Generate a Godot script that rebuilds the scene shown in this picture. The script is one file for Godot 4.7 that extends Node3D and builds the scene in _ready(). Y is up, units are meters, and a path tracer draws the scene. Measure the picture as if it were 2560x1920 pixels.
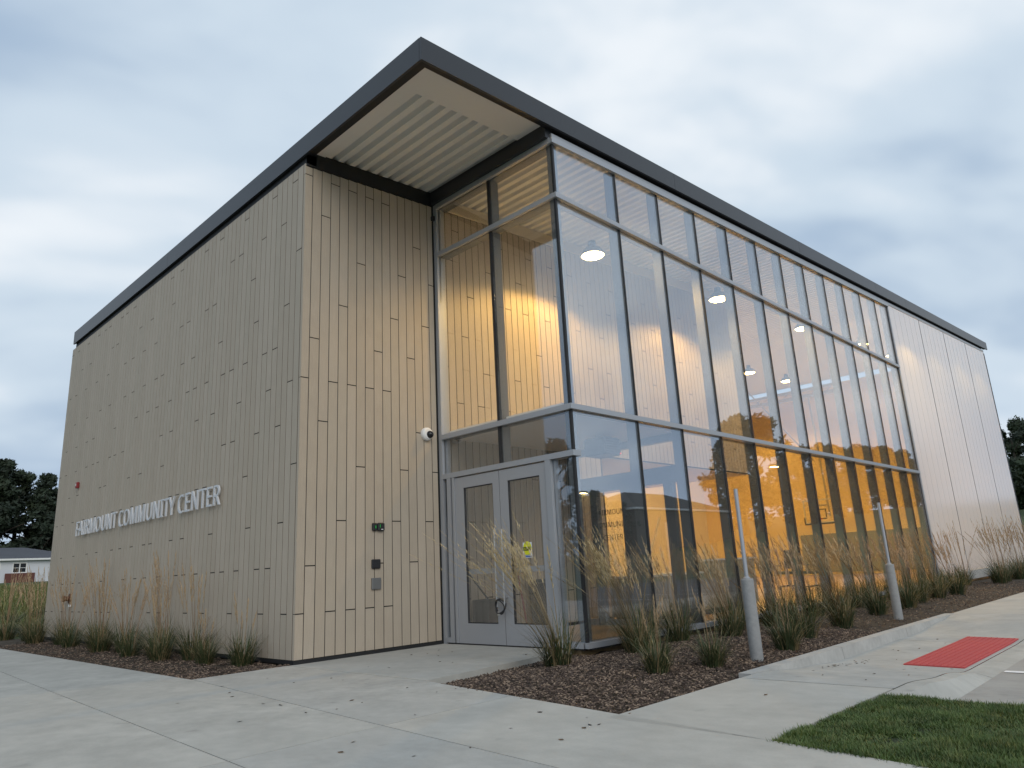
extends Node3D
# A community centre at dusk: wood-plank box, glass corner, shed roof.  +x runs along the glass front, -z along the lettered front wall.

const SL := 0.067            # roof slope along +x
const MULL := [0.0, 1.485, 2.681, 3.889, 5.079, 6.315, 7.5, 8.712, 9.93, 11.18, 12.416, 13.63, 14.706]
var M := {}
var used := {}
var rng := RandomNumberGenerator.new()

# ------------------------------------------------------------------ helpers
func numbered(n: String) -> String:
	if not used.has(n):
		used[n] = 0
		return n
	used[n] += 1
	return "%s_%03d" % [n, used[n]]

func thing(called: String, label: String, category: String, at := Vector3.ZERO, turn := 0.0, group := "") -> Node3D:
	var o := Node3D.new()
	o.name = numbered(called)
	add_child(o, true)
	o.position = at
	o.rotation.y = turn
	tag(o, label, category, group)
	return o

func tag(o: Node, label: String, category: String, group := "") -> void:
	o.set_meta("label", label)
	o.set_meta("category", category)
	if group != "":
		o.set_meta("group", group)

func newst() -> SurfaceTool:
	var st := SurfaceTool.new()
	st.begin(Mesh.PRIMITIVE_TRIANGLES)
	return st

func obj(called: String, st: SurfaceTool, m: Material, parent: Node = self) -> MeshInstance3D:
	return inst(called, st.commit(), m, parent)

func inst(called: String, mesh: Mesh, m: Material, parent: Node = self) -> MeshInstance3D:
	var o := MeshInstance3D.new()
	o.mesh = mesh
	o.material_override = m
	o.name = numbered(called) if parent == self else called
	parent.add_child(o, true)
	return o

func struct(called: String, st: SurfaceTool, m: Material) -> MeshInstance3D:
	var o := obj(called, st, m)
	o.set_meta("kind", "structure")
	return o

func vtx(st: SurfaceTool, p: Vector3, n: Vector3) -> void:
	st.set_normal(n)
	st.set_uv(Vector2.ZERO)
	st.add_vertex(p)

# corners a..d run counter-clockwise seen from outside
func quad(st: SurfaceTool, a: Vector3, b: Vector3, c: Vector3, d: Vector3) -> void:
	var n := (b - a).cross(c - a)
	if n.length_squared() < 1e-14:
		n = (c - a).cross(d - a)
	n = n.normalized()
	for p in [a, c, b, a, d, c]:
		vtx(st, p, n)

func tri(st: SurfaceTool, a: Vector3, b: Vector3, c: Vector3) -> void:
	var n := (b - a).cross(c - a).normalized()
	for p in [a, c, b]:
		vtx(st, p, n)

# a box whose 8 corners are given: p[0..3] bottom (ccw from above), p[4..7] top
func hexa(st: SurfaceTool, p: Array) -> void:
	quad(st, p[4], p[5], p[6], p[7])
	quad(st, p[3], p[2], p[1], p[0])
	for i in 4:
		var j := (i + 1) % 4
		quad(st, p[i], p[j], p[4 + j], p[4 + i])

func bx(st: SurfaceTool, x0: float, x1: float, y0: float, y1: float, z0: float, z1: float) -> void:
	hexa(st, [Vector3(x0, y0, z1), Vector3(x1, y0, z1), Vector3(x1, y0, z0), Vector3(x0, y0, z0),
		Vector3(x0, y1, z1), Vector3(x1, y1, z1), Vector3(x1, y1, z0), Vector3(x0, y1, z0)])

# box that follows the roof: y0, y1 are the heights at x = 0
func sbx(st: SurfaceTool, x0: float, x1: float, y0: float, y1: float, z0: float, z1: float) -> void:
	var a := SL * x0
	var b := SL * x1
	hexa(st, [Vector3(x0, y0 + a, z1), Vector3(x1, y0 + b, z1), Vector3(x1, y0 + b, z0), Vector3(x0, y0 + a, z0),
		Vector3(x0, y1 + a, z1), Vector3(x1, y1 + b, z1), Vector3(x1, y1 + b, z0), Vector3(x0, y1 + a, z0)])

# box with a flat bottom and a top that follows the roof
func fbx(st: SurfaceTool, x0: float, x1: float, y0: float, y1: float, z0: float, z1: float) -> void:
	var a := SL * x0
	var b := SL * x1
	hexa(st, [Vector3(x0, y0, z1), Vector3(x1, y0, z1), Vector3(x1, y0, z0), Vector3(x0, y0, z0),
		Vector3(x0, y1 + a, z1), Vector3(x1, y1 + b, z1), Vector3(x1, y1 + b, z0), Vector3(x0, y1 + a, z0)])

func bevelbox(size: Vector3, r: float) -> SurfaceTool:      # centred box with chamfered vertical and horizontal edges
	var st := newst()
	var h := size / 2.0
	var ring := func(x: float, y: float, z: float, c: float) -> Array:
		return [Vector3(-x + c, y, z), Vector3(x - c, y, z), Vector3(x, y, z - c), Vector3(x, y, -z + c), Vector3(x - c, y, -z), Vector3(-x + c, y, -z), Vector3(-x, y, -z + c), Vector3(-x, y, z - c)]
	var rings := [ring.call(h.x - r, -h.y, h.z - r, r), ring.call(h.x, -h.y + r, h.z, r), ring.call(h.x, h.y - r, h.z, r), ring.call(h.x - r, h.y, h.z - r, r)]
	for k in 3:
		for i in 8:
			var j := (i + 1) % 8
			quad(st, rings[k][i], rings[k][j], rings[k + 1][j], rings[k + 1][i])
	for i in range(1, 7):
		tri(st, rings[3][0], rings[3][i], rings[3][i + 1])
		tri(st, rings[0][0], rings[0][i + 1], rings[0][i])
	return st

# upright prism over a polygon of (x, z)
func prism(st: SurfaceTool, pts: PackedVector2Array, y0: float, y1: float) -> void:
	var area := 0.0
	for i in pts.size():
		var q := pts[(i + 1) % pts.size()]
		area += pts[i].x * q.y - q.x * pts[i].y
	if area > 0:
		pts.reverse()
	var t := Geometry2D.triangulate_polygon(pts)
	for i in range(0, t.size(), 3):
		var a := Vector3(pts[t[i]].x, y1, pts[t[i]].y)
		var b := Vector3(pts[t[i + 1]].x, y1, pts[t[i + 1]].y)
		var c := Vector3(pts[t[i + 2]].x, y1, pts[t[i + 2]].y)
		if (b - a).cross(c - a).y > 0:
			tri(st, a, b, c)
		else:
			tri(st, a, c, b)
	for i in pts.size():
		var p := pts[i]
		var q := pts[(i + 1) % pts.size()]
		quad(st, Vector3(p.x, y0, p.y), Vector3(q.x, y0, q.y), Vector3(q.x, y1, q.y), Vector3(p.x, y1, p.y))

# tube with smooth sides between points
func tube(st: SurfaceTool, pts: Array, radii: Array, sides := 8, caps := true) -> void:
	var rings := []
	var nrm := []
	for i in pts.size():
		var d: Vector3 = (pts[mini(i + 1, pts.size() - 1)] - pts[maxi(i - 1, 0)]).normalized()
		var u := d.cross(Vector3.UP if absf(d.y) < 0.9 else Vector3.RIGHT).normalized()
		var w := u.cross(d).normalized()
		var r := []
		var nn := []
		for k in sides:
			var a := TAU * k / sides
			var e: Vector3 = u * cos(a) + w * sin(a)
			nn.append(e)
			r.append(pts[i] + e * radii[i])
		rings.append(r)
		nrm.append(nn)
	for i in pts.size() - 1:
		for k in sides:
			var j := (k + 1) % sides
			var P := [rings[i][k], rings[i][j], rings[i + 1][j], rings[i + 1][k]]
			var N := [nrm[i][k], nrm[i][j], nrm[i + 1][j], nrm[i + 1][k]]
			var flip: bool = (P[1] - P[0]).cross(P[3] - P[0]).dot(N[0]) < 0
			for q in ([0, 1, 2, 0, 2, 3] if flip else [0, 2, 1, 0, 3, 2]):
				vtx(st, P[q], N[q])
	if caps:
		for e in [0, pts.size() - 1]:
			var d: Vector3 = (pts[0] - pts[1]) if e == 0 else (pts[e] - pts[e - 1])
			for k in range(1, sides - 1):
				var a: Vector3 = rings[e][0]
				var b: Vector3 = rings[e][k]
				var c: Vector3 = rings[e][k + 1]
				if (b - a).cross(c - a).dot(d) > 0:
					tri(st, a, b, c)
				else:
					tri(st, a, c, b)

func bar(st: SurfaceTool, a: Vector3, b: Vector3, r: float, sides := 8) -> void:
	tube(st, [a, b], [r, r], sides)

# turned shape round +y: profile of (radius, height), from bottom to top
func lathe(st: SurfaceTool, prof: Array, sides := 20, at := Vector3.ZERO) -> void:
	for i in prof.size() - 1:
		var p: Vector2 = prof[i]
		var q: Vector2 = prof[i + 1]
		var n2 := Vector2(q.y - p.y, p.x - q.x).normalized()
		for k in sides:
			var a := TAU * k / sides
			var b := TAU * (k + 1) / sides
			var ca := Vector3(cos(a), 0, -sin(a))
			var cb := Vector3(cos(b), 0, -sin(b))
			var up := Vector3.UP
			var P := [at + ca * p.x + up * p.y, at + cb * p.x + up * p.y, at + cb * q.x + up * q.y, at + ca * q.x + up * q.y]
			var N := [ca * n2.x + up * n2.y, cb * n2.x + up * n2.y, cb * n2.x + up * n2.y, ca * n2.x + up * n2.y]
			for j in [0, 2, 1, 0, 3, 2]:
				vtx(st, P[j], N[j])

func lin(r: float, g: float, b: float, a := 1.0) -> Color:
	var c := Color(r, g, b).linear_to_srgb()
	c.a = a
	return c

func mat(c: Color, rough := 0.8, metal := 0.0) -> StandardMaterial3D:
	var m := StandardMaterial3D.new()
	m.albedo_color = c
	m.roughness = rough
	m.metallic = metal
	return m

func tex(w: int, h: int, f: Callable) -> ImageTexture:
	var im := Image.create(w, h, true, Image.FORMAT_RGB8)
	for y in h:
		for x in w:
			im.set_pixel(x, y, f.call(float(x) / w, float(y) / h))
	im.generate_mipmaps()
	return ImageTexture.create_from_image(im)

func noise(sd: int, freq: float, oct := 4) -> FastNoiseLite:
	var n := FastNoiseLite.new()
	n.seed = sd
	n.frequency = freq
	n.fractal_octaves = oct
	n.noise_type = FastNoiseLite.TYPE_SIMPLEX_SMOOTH
	return n

# seamless noise over the unit square (a torus in 4-d is not at hand: blend the edges)
func wrapn(n: FastNoiseLite, u: float, v: float, su: float, sv: float) -> float:
	var a := n.get_noise_2d(u * su, v * sv)
	var b := n.get_noise_2d((u - 1) * su, v * sv)
	var c := n.get_noise_2d(u * su, (v - 1) * sv)
	var d := n.get_noise_2d((u - 1) * su, (v - 1) * sv)
	return lerpf(lerpf(a, b, u), lerpf(c, d, u), v)

func tri_mat(c: Color, t: Texture2D, scale: Vector3, rough := 0.85) -> StandardMaterial3D:
	var m := mat(c, rough)
	m.albedo_texture = t
	m.uv1_triplanar = true
	m.uv1_world_triplanar = true
	m.uv1_scale = scale
	return m

# ------------------------------------------------------------------ camera, sky, light
func setup() -> void:
	var cam := Camera3D.new()
	cam.name = "camera"
	add_child(cam)
	cam.fov = 56.49
	cam.near = 0.05
	cam.far = 1500.0
	cam.position = Vector3(-6.9675, 0.97875, 5.66)
	cam.basis = Basis(Vector3.UP, deg_to_rad(-46.226)) * Basis(Vector3.RIGHT, deg_to_rad(14.462)) * Basis(Vector3.BACK, deg_to_rad(-2.985))
	cam.current = true

	var W := 1024
	var H := 512
	var im := Image.create(W, H, false, Image.FORMAT_RGBF)
	var n1 := noise(11, 0.85, 6)
	var n2 := noise(5, 3.4, 5)
	var n3 := noise(23, 0.38, 3)
	var nw := noise(17, 0.7, 3)
	var glow := Vector3(0.80, 0.50, -0.32).normalized()
	for j in H:
		var th := PI * (j + 0.5) / H
		var dy := cos(th)
		for i in W:
			var az := (float(i) + 0.5) / W * TAU
			var d := Vector3(sin(az) * sin(th), dy, -cos(az) * sin(th))
			var yy := maxf(dy, 0.0)
			var p := Vector2(d.x, d.z) / (yy + 0.24)
			var q := Vector2(p.x * 0.75 + p.y * 0.55, p.y * 1.35 - p.x * 0.85)
			q += Vector2(nw.get_noise_2d(p.x, p.y), nw.get_noise_2d(p.y + 9.0, p.x)) * 0.16
			var a := n1.get_noise_2d(q.x, q.y) * 0.62 + n2.get_noise_2d(q.x * 0.8, q.y * 0.8) * 0.26 + n3.get_noise_2d(q.x, q.y) * 0.7
			var ang := acos(clampf(d.dot(glow), -1.0, 1.0))
			var g := exp(-ang * ang / 0.21)
			var t := clampf(0.32 + a * 0.95 + (g - 0.12) * 0.24, 0.0, 1.0)
			var c := Vector3(0.33, 0.43, 0.56).lerp(Vector3(0.515, 0.605, 0.695), smoothstep(0.0, 0.55, t)).lerp(Vector3(0.71, 0.755, 0.80), smoothstep(0.5, 1.0, t))
			c = c.lerp(Vector3(0.48, 0.57, 0.69), 0.45 * (1.0 - smoothstep(0.0, 0.22, yy)))
			im.set_pixel(i, j, Color(c.x, c.y, c.z))
	var sky := Sky.new()
	var pm := PanoramaSkyMaterial.new()
	pm.panorama = ImageTexture.create_from_image(im)
	sky.sky_material = pm
	var env := Environment.new()
	env.background_mode = Environment.BG_SKY
	env.sky = sky
	env.background_energy_multiplier = 1.0
	env.tonemap_mode = Environment.TONE_MAPPER_LINEAR
	env.tonemap_exposure = 1.2
	env.sdfgi_enabled = true
	env.ssao_enabled = true
	env.ssil_enabled = true
	var we := WorldEnvironment.new()
	we.name = "world_environment"
	we.environment = env
	add_child(we)

	var sun := DirectionalLight3D.new()
	sun.name = "evening_light"
	sun.light_color = Color(1.0, 0.97, 0.93)
	sun.light_energy = 0.33
	sun.light_angular_distance = 40.0
	sun.shadow_enabled = true
	add_child(sun)
	sun.look_at_from_position(Vector3(-3.5, 5.0, 8), Vector3.ZERO)

# ------------------------------------------------------------------ materials
func materials() -> void:
	var ng := noise(3, 1.0, 3)
	var nf := noise(4, 1.0, 2)
	var grain := tex(256, 256, func(u, v):
		var s := 0.95 + 0.035 * wrapn(ng, u, v, 70.0, 5.0) + 0.04 * wrapn(nf, u, v, 150.0, 60.0) + 0.03 * wrapn(ng, u, v, 3.0, 2.0)
		return Color(s, s, s * 0.995))
	var tones := [lin(0.475, 0.402, 0.318), lin(0.462, 0.39, 0.306), lin(0.488, 0.415, 0.33), lin(0.468, 0.4, 0.316)]
	for i in 4:
		M["plank%d" % i] = tri_mat(tones[i], grain, Vector3(0.9, 0.9, 0.9), 0.62)
	var nc := noise(8, 1.0, 5)
	var nd := noise(9, 1.0, 3)
	var conc := tex(512, 512, func(u, v):
		var s := 0.90 + 0.09 * wrapn(nc, u, v, 5.0, 5.0) + 0.05 * wrapn(nd, u, v, 26.0, 20.0) + 0.035 * wrapn(nd, u, v, 190.0, 190.0)
		var st := smoothstep(0.34, 0.6, wrapn(nd, u, v, 9.0, 11.0)) * 0.07
		s -= st
		return Color(s, s * 0.993, s * 0.975))
	M.conc = tri_mat(lin(0.51, 0.51, 0.485), conc, Vector3(0.28, 0.28, 0.28), 0.9)
	M.conc2 = tri_mat(lin(0.485, 0.49, 0.475), conc, Vector3(0.37, 0.37, 0.37), 0.9)
	M.conc3 = tri_mat(lin(0.525, 0.52, 0.49), conc, Vector3(0.23, 0.23, 0.23), 0.9)
	M.curb = tri_mat(lin(0.50, 0.50, 0.49), conc, Vector3(0.5, 0.5, 0.5), 0.9)
	M.joint = mat(lin(0.09, 0.09, 0.10), 0.95)
	var gr := tex(256, 256, func(u, v):
		var s := 0.75 + 0.3 * wrapn(nc, u, v, 7.0, 7.0) + 0.35 * wrapn(nd, u, v, 60.0, 60.0)
		return Color(clampf(s * 0.98, 0, 1), clampf(s, 0, 1), clampf(s * 0.85, 0, 1)))
	M.turf = tri_mat(lin(0.085, 0.125, 0.035), gr, Vector3(0.11, 0.11, 0.11), 0.95)
	M.soil = tri_mat(lin(0.035, 0.05, 0.018), gr, Vector3(0.6, 0.6, 0.6), 0.95)
	M.mulch = tri_mat(lin(0.085, 0.058, 0.046), gr, Vector3(1.1, 1.1, 1.1), 0.95)
	M.asphalt = tri_mat(lin(0.42, 0.415, 0.40), conc, Vector3(0.2, 0.2, 0.2), 0.9)
	M.paint = mat(lin(0.80, 0.80, 0.79), 0.7)
	M.redpad = mat(lin(0.44, 0.055, 0.055), 0.75)
	M.alu = mat(lin(0.40, 0.415, 0.44), 0.42, 0.35)
	M.tube = mat(lin(0.15, 0.155, 0.16), 0.5, 0.2)
	M.door = mat(lin(0.37, 0.375, 0.39), 0.5, 0.2)
	M.bronze = mat(lin(0.035, 0.037, 0.042), 0.38, 0.2)
	M.black = mat(lin(0.012, 0.012, 0.013), 0.6)
	M.gasket = mat(lin(0.02, 0.02, 0.022), 0.6)
	M.backing = mat(lin(0.010, 0.010, 0.010), 0.95)
	M.soffit = mat(lin(0.70, 0.69, 0.67), 0.7)
	M.cream = mat(lin(0.66, 0.60, 0.50), 0.75)
	M.white = mat(lin(0.78, 0.77, 0.75), 0.6)
	M.yellow = mat(lin(0.72, 0.55, 0.24), 0.7)
	M.pad = mat(lin(0.22, 0.20, 0.15), 0.7)
	M.floor = mat(lin(0.42, 0.29, 0.155), 0.35)
	M.steel = mat(lin(0.55, 0.55, 0.55), 0.3, 0.9)
	M.galv = tri_mat(lin(0.36, 0.37, 0.38), conc, Vector3(3, 3, 3), 0.6)
	M.letter = mat(lin(0.66, 0.67, 0.69), 0.45, 0.2)
	M.plastic = mat(lin(0.02, 0.02, 0.022), 0.4)
	M.red = mat(lin(0.22, 0.018, 0.02), 0.4)
	M.desk = mat(lin(0.30, 0.28, 0.22), 0.5)
	M.wood = mat(lin(0.46, 0.30, 0.13), 0.5)
	var g := StandardMaterial3D.new()
	g.transparency = BaseMaterial3D.TRANSPARENCY_ALPHA
	g.albedo_color = Color(0.9, 0.95, 0.95, 0.02)
	g.roughness = 0.0
	g.metallic_specular = 0.5
	M.glass = g
	var one := Image.create(4, 4, false, Image.FORMAT_RGB8)
	one.fill(Color.WHITE)
	var coat := StandardMaterial3D.new()
	coat.transparency = BaseMaterial3D.TRANSPARENCY_ALPHA
	coat.albedo_color = Color(0.93, 0.96, 1.0, 0.38)
	coat.albedo_texture = ImageTexture.create_from_image(one)
	coat.metallic = 1.0
	coat.roughness = 0.015
	M.coat = coat
	var coat2 := coat.duplicate()
	coat2.albedo_color = Color(0.86, 0.93, 1.0, 0.14)
	M.coat_entrance = coat2
	var pc := mat(lin(0.70, 0.675, 0.69), 0.16)
	pc.backlight_enabled = true
	pc.backlight = Color(0.42, 0.42, 0.43)
	M.poly = pc
	M.polyrib = mat(lin(0.50, 0.49, 0.515), 0.4)
	var em := mat(Color(1, 0.9, 0.7), 0.5)
	em.emission_enabled = true
	em.emission = Color(1.0, 0.86, 0.56)
	em.emission_energy_multiplier = 26.0
	M.lamp = em

func leafy(r: float, g: float, b: float) -> StandardMaterial3D:
	var m := mat(Color.WHITE, 0.7)
	m.albedo_color = lin(r, g, b)
	m.vertex_color_use_as_albedo = true
	m.backlight_enabled = true
	m.backlight = Color(0.3, 0.3, 0.2)
	return m

# ------------------------------------------------------------------ ground
func ramp(x: float, pts: Array) -> float:
	if x <= pts[0].x:
		return pts[0].y
	for i in pts.size() - 1:
		if x <= pts[i + 1].x:
			return lerpf(pts[i].y, pts[i + 1].y, smoothstep(pts[i].x, pts[i + 1].x, x))
	return pts[-1].y

const DIP_N := [Vector2(-0.9, 0), Vector2(0.25, -0.073), Vector2(1.0, -0.116), Vector2(3.5, -0.10), Vector2(4.9, -0.04), Vector2(5.5, 0)]
const DIP_F := [Vector2(-0.9, 0), Vector2(0.05, -0.06), Vector2(0.9, -0.13), Vector2(3.0, -0.13), Vector2(3.5, -0.12), Vector2(4.4, 0)]

func walk_y(x: float, z: float) -> float:
	return lerpf(ramp(x, DIP_N), ramp(x, DIP_F), clampf((z - 2.5) / 1.2, 0, 1))

func land_y(x: float, z: float) -> float:
	var out := maxf(maxf(-13.0 - z, z - 17.0), maxf(-30.0 - x, x - 31.0))
	var y := lerpf(-0.32, -0.05, smoothstep(0.0, 1.5, out))
	y += 0.0344 * maxf(0.0, -14.0 - z) * (1.0 if z > -110 else 96.0 / (-14.0 - z))
	y += 0.08 * clampf(x - 31.0, 0, 90)
	y += 0.02 * clampf(z - 19.0, 0, 120)
	return y

func sheet(st: SurfaceTool, xs: Array, zs: Array, f: Callable) -> void:
	for i in xs.size() - 1:
		for j in zs.size() - 1:
			var a := Vector3(xs[i], f.call(xs[i], zs[j + 1]), zs[j + 1])
			var b := Vector3(xs[i + 1], f.call(xs[i + 1], zs[j + 1]), zs[j + 1])
			var c := Vector3(xs[i + 1], f.call(xs[i + 1], zs[j]), zs[j])
			var d := Vector3(xs[i], f.call(xs[i], zs[j]), zs[j])
			tri(st, a, b, c)
			tri(st, a, c, d)

func span(a: float, b: float, n: int) -> Array:
	var r := []
	for i in n + 1:
		r.append(lerpf(a, b, float(i) / n))
	return r

func ground() -> void:
	var st := newst()
	var xs := [-600.0, -300.0, -120.0, -60.0] + span(-40, 60, 40) + span(66, 130, 10) + [180.0, 300.0, 600.0]
	var zs := [-600.0, -300.0, -180.0, -140.0] + span(-120, -16, 26) + span(-15.5, -12, 7) + span(-8, 16, 6) + span(17, 19, 2) + span(24, 120, 12) + [180.0, 300.0, 600.0]
	sheet(st, xs, zs, land_y)
	struct("ground", st, M.turf)

	# plaza slabs with open joints between them
	var g := 0.0045
	var j1 := func(z: float) -> float: return -3.62 - 0.0839 * (z + 1.75)
	var j3 := func(z: float) -> float: return -4.74 - 0.0529 * (z + 2.54)
	var edge := func(z: float) -> float: return -2.43 - 0.1438 * (z + 0.05) if z > -0.05 else -2.43
	var rows := [-16.0, -11.5, -7.0, -2.6, 1.33, 4.9, 8.0]
	var k := 0
	var plaza := thing("plaza_paving", "", "", Vector3.ZERO)
	for m in ["label", "category"]:
		plaza.remove_meta(m)
	plaza.set_meta("kind", "structure")
	for i in rows.size() - 1:
		var z0: float = rows[i] + g
		var z1: float = rows[i + 1] - g
		var cols := [[-9.5, -7.2], [-7.2, j3], [j3, j1]]
		if i >= 3:
			cols.append([j1, edge])
		for c in cols:
			var lo := func(z): return (c[0].call(z) if c[0] is Callable else c[0]) + g
			var hi := func(z): return (c[1].call(z) if c[1] is Callable else c[1]) - g
			if i < 3 and c[1] is Callable and c[1] == j1:
				hi = func(_z): return -3.56
			var pts := PackedVector2Array([Vector2(lo.call(z0), z0), Vector2(hi.call(z0), z0)])
			if i == 3 and c[0] is Callable and c[0] == j1:
				pts.append(Vector2(hi.call(-0.05), -0.05))
			pts.append(Vector2(hi.call(z1), z1))
			pts.append(Vector2(lo.call(z1), z1))
			var s := newst()
			prism(s, pts, -0.12, 0.0)
			obj("paving_slab", s, [M.conc, M.conc2, M.conc3][(k * 7 + 1) % 3], plaza)
			k += 1
	var s1 := newst()
	prism(s1, PackedVector2Array([Vector2(-2.424, -2.578), Vector2(0.0, -2.578), Vector2(0.0, -0.262), Vector2(-0.23, -0.24), Vector2(-2.424, -0.015)]), -0.16, 0.0)
	obj("entrance_slab", s1, M.conc3, plaza)
	var jb := newst()
	prism(jb, PackedVector2Array([Vector2(-9.5, -16), Vector2(-3.6, -16), Vector2(-3.6, -2.62), Vector2(-2.46, -2.62), Vector2(-2.46, 0), Vector2(-3.2, 4.4), Vector2(-3.3, 8), Vector2(-9.5, 8)]), -0.2, -0.016)
	obj("joint_bed", jb, M.joint, plaza)

	# walk along the glass front, dipping at the kerb ramp
	var walk := thing("front_walk", "", "", Vector3.ZERO)
	for m in ["label", "category"]:
		walk.remove_meta(m)
	walk.set_meta("kind", "structure")
	var w0 := newst()
	prism(w0, PackedVector2Array([Vector2(-2.93, 2.5), Vector2(-1.105, 2.5), Vector2(-1.105, 3.695), Vector2(-2.965, 3.645)]), -0.14, 0.0)
	obj("walk_slab", w0, M.conc3, walk)
	for r in [[-1.095, 2.925], [2.935, 5.565]]:
		var w := newst()
		sheet(w, span(r[0], r[1], 28), span(2.504, 3.70, 8), walk_y)
		obj("walk_slab", w, M.conc2, walk)
	var xx := 5.575
	while xx < 30.0:
		var w := newst()
		bx(w, xx, xx + 2.39, -0.14, 0.0, 2.46, 4.4)
		obj("walk_slab", w, [M.conc, M.conc2, M.conc3][int(xx) % 3], walk)
		xx += 2.4
	var wb := newst()
	bx(wb, -2.95, -1.09, -0.2, -0.02, 2.52, 3.69)
	bx(wb, 5.56, 30, -0.2, -0.02, 2.5, 4.35)
	obj("joint_bed", wb, M.joint, walk)

	# kerb between the planting bed and the ramp
	var kb := thing("kerb", "", "", Vector3.ZERO)
	for m in ["label", "category"]:
		kb.remove_meta(m)
	kb.set_meta("kind", "structure")
	for r in [[-0.9, 1.145], [1.155, 3.295], [3.305, 5.56]]:
		var s := newst()
		hexa(s, [Vector3(r[0], -0.3, 2.53), Vector3(r[1], -0.3, 2.53), Vector3(r[1], -0.3, 2.38), Vector3(r[0], -0.3, 2.38),
			Vector3(r[0], 0.004, 2.497), Vector3(r[1], 0.004, 2.497), Vector3(r[1], 0.004, 2.38), Vector3(r[0], 0.004, 2.38)])
		obj("kerb_stone", s, M.curb, kb)
	for r in [[-1.41, 0.6], [0.61, 2.9], [2.91, 5.2]]:          # back of the street kerb, which sinks with the ramp
		var s := newst()
		var xs2 := span(r[0], r[1], 14)
		for i in 14:
			var a: float = ramp(xs2[i], DIP_F)
			var b: float = ramp(xs2[i + 1], DIP_F)
			quad(s, Vector3(xs2[i], a, 3.84), Vector3(xs2[i + 1], b, 3.84), Vector3(xs2[i + 1], b, 3.71), Vector3(xs2[i], a, 3.71))
			quad(s, Vector3(xs2[i], -0.141, 3.95), Vector3(xs2[i + 1], -0.141, 3.95), Vector3(xs2[i + 1], b, 3.84), Vector3(xs2[i], a, 3.84))
			quad(s, Vector3(xs2[i], a, 3.71), Vector3(xs2[i + 1], b, 3.71), Vector3(xs2[i + 1], -0.3, 3.71), Vector3(xs2[i], -0.3, 3.71))
		obj("kerb_stone", s, M.conc, kb)
	var ps := newst()
	bx(ps, -1.41, 42, -0.34, -0.14, 3.95, 6.4)
	bx(ps, 5.21, 42, -0.34, -0.13, 4.42, 4.6)
	struct("parking_apron", ps, M.asphalt)
	ps = newst()
	bx(ps, -1.41, 42, -0.34, -0.145, 6.41, 18.0)
	struct("parking_lot", ps, tri_mat(lin(0.075, 0.075, 0.078), M.asphalt.albedo_texture, Vector3(0.6, 0.6, 0.6), 0.9))
	var lines := newst()
	for l in [[0.98, 3.97, 1.1, 7.0], [2.27, 3.97, 0.9, 5.4], [3.26, 3.97, 2.2, 5.2]]:
		var a := Vector3(l[0], -0.1345, l[1])
		var b := Vector3(l[2], -0.1345, l[3])
		var w := Vector3(0.05, 0, 0)
		quad(lines, b - w, b + w, a + w, a - w)
	for i in 9:
		var x := 6.5 + i * 2.75
		quad(lines, Vector3(x - .05, -0.1345, 9.5), Vector3(x + .05, -0.1345, 9.5), Vector3(x + .05, -0.1345, 4.7), Vector3(x - .05, -0.1345, 4.7))
	struct("parking_markings", lines, M.paint)

	# warning pad of truncated domes, in four tiles
	var pad := thing("tactile_warning_pad", "brick red tactile warning pad set in the kerb ramp", "tactile paving")
	for i in 4:
		var x0 := 0.98 + i * 0.6175
		var s := newst()
		var p0 := [x0 + 0.002, x0 + 0.6155]
		hexa(s, [Vector3(p0[0], -0.2, 3.655), Vector3(p0[1], -0.2, 3.655), Vector3(p0[1], -0.2, 3.13), Vector3(p0[0], -0.2, 3.13),
			Vector3(p0[0], walk_y(p0[0], 3.655) + .011, 3.655), Vector3(p0[1], walk_y(p0[1], 3.655) + .011, 3.655), Vector3(p0[1], walk_y(p0[1], 3.13) + .011, 3.13), Vector3(p0[0], walk_y(p0[0], 3.13) + .011, 3.13)])
		obj("pad_tile", s, M.redpad, pad)
		var dm := newst()
		for a in 10:
			for b in 9:
				var cx := x0 + 0.035 + a * 0.0605
				var cz := 3.16 + b * 0.058
				lathe(dm, [Vector2(0.012, 0), Vector2(0.007, 0.005), Vector2(0.0, 0.005)], 6, Vector3(cx, walk_y(cx, cz) + .011, cz))
		obj("pad_domes", dm, M.redpad, pad).set_meta("kind", "stuff")

	# planting beds
	var n := noise(31, 1.3, 3)
	var bed := newst()
	sheet(bed, span(-3.15, 4, 70) + span(4.3, 30, 60), span(-0.5, 2.44, 26), func(x, z): return -0.075 + 0.035 * n.get_noise_2d(x * 2, z * 2) + 0.05 * smoothstep(0.0, 0.6, z) * smoothstep(2.7, 1.2, z))
	struct("mulch_bed", bed, M.mulch)
	var bed2 := newst()
	sheet(bed2, span(-3.62, -2.2, 12), span(-17, -2.5, 70), func(x, z): return -0.05 + 0.03 * n.get_noise_2d(x * 2, z * 2) + 0.03 * smoothstep(-3.6, -3.0, x))
	struct("mulch_bed", bed2, M.mulch)
	# near lawn
	var lw := newst()
	prism(lw, PackedVector2Array([Vector2(-2.975, 3.66), Vector2(-1.42, 3.725), Vector2(-1.42, 14), Vector2(-4.2, 14), Vector2(-3.62, 8), Vector2(-3.10, 4.47)]), -0.3, -0.015)
	struct("lawn", lw, M.soil)
	# road behind the building
	var rd := newst()
	sheet(rd, span(-40, 60, 40), [-43.2, -41.8], func(x, z): return land_y(x, z) + 0.05)
	struct("path", rd, M.conc)

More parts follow.
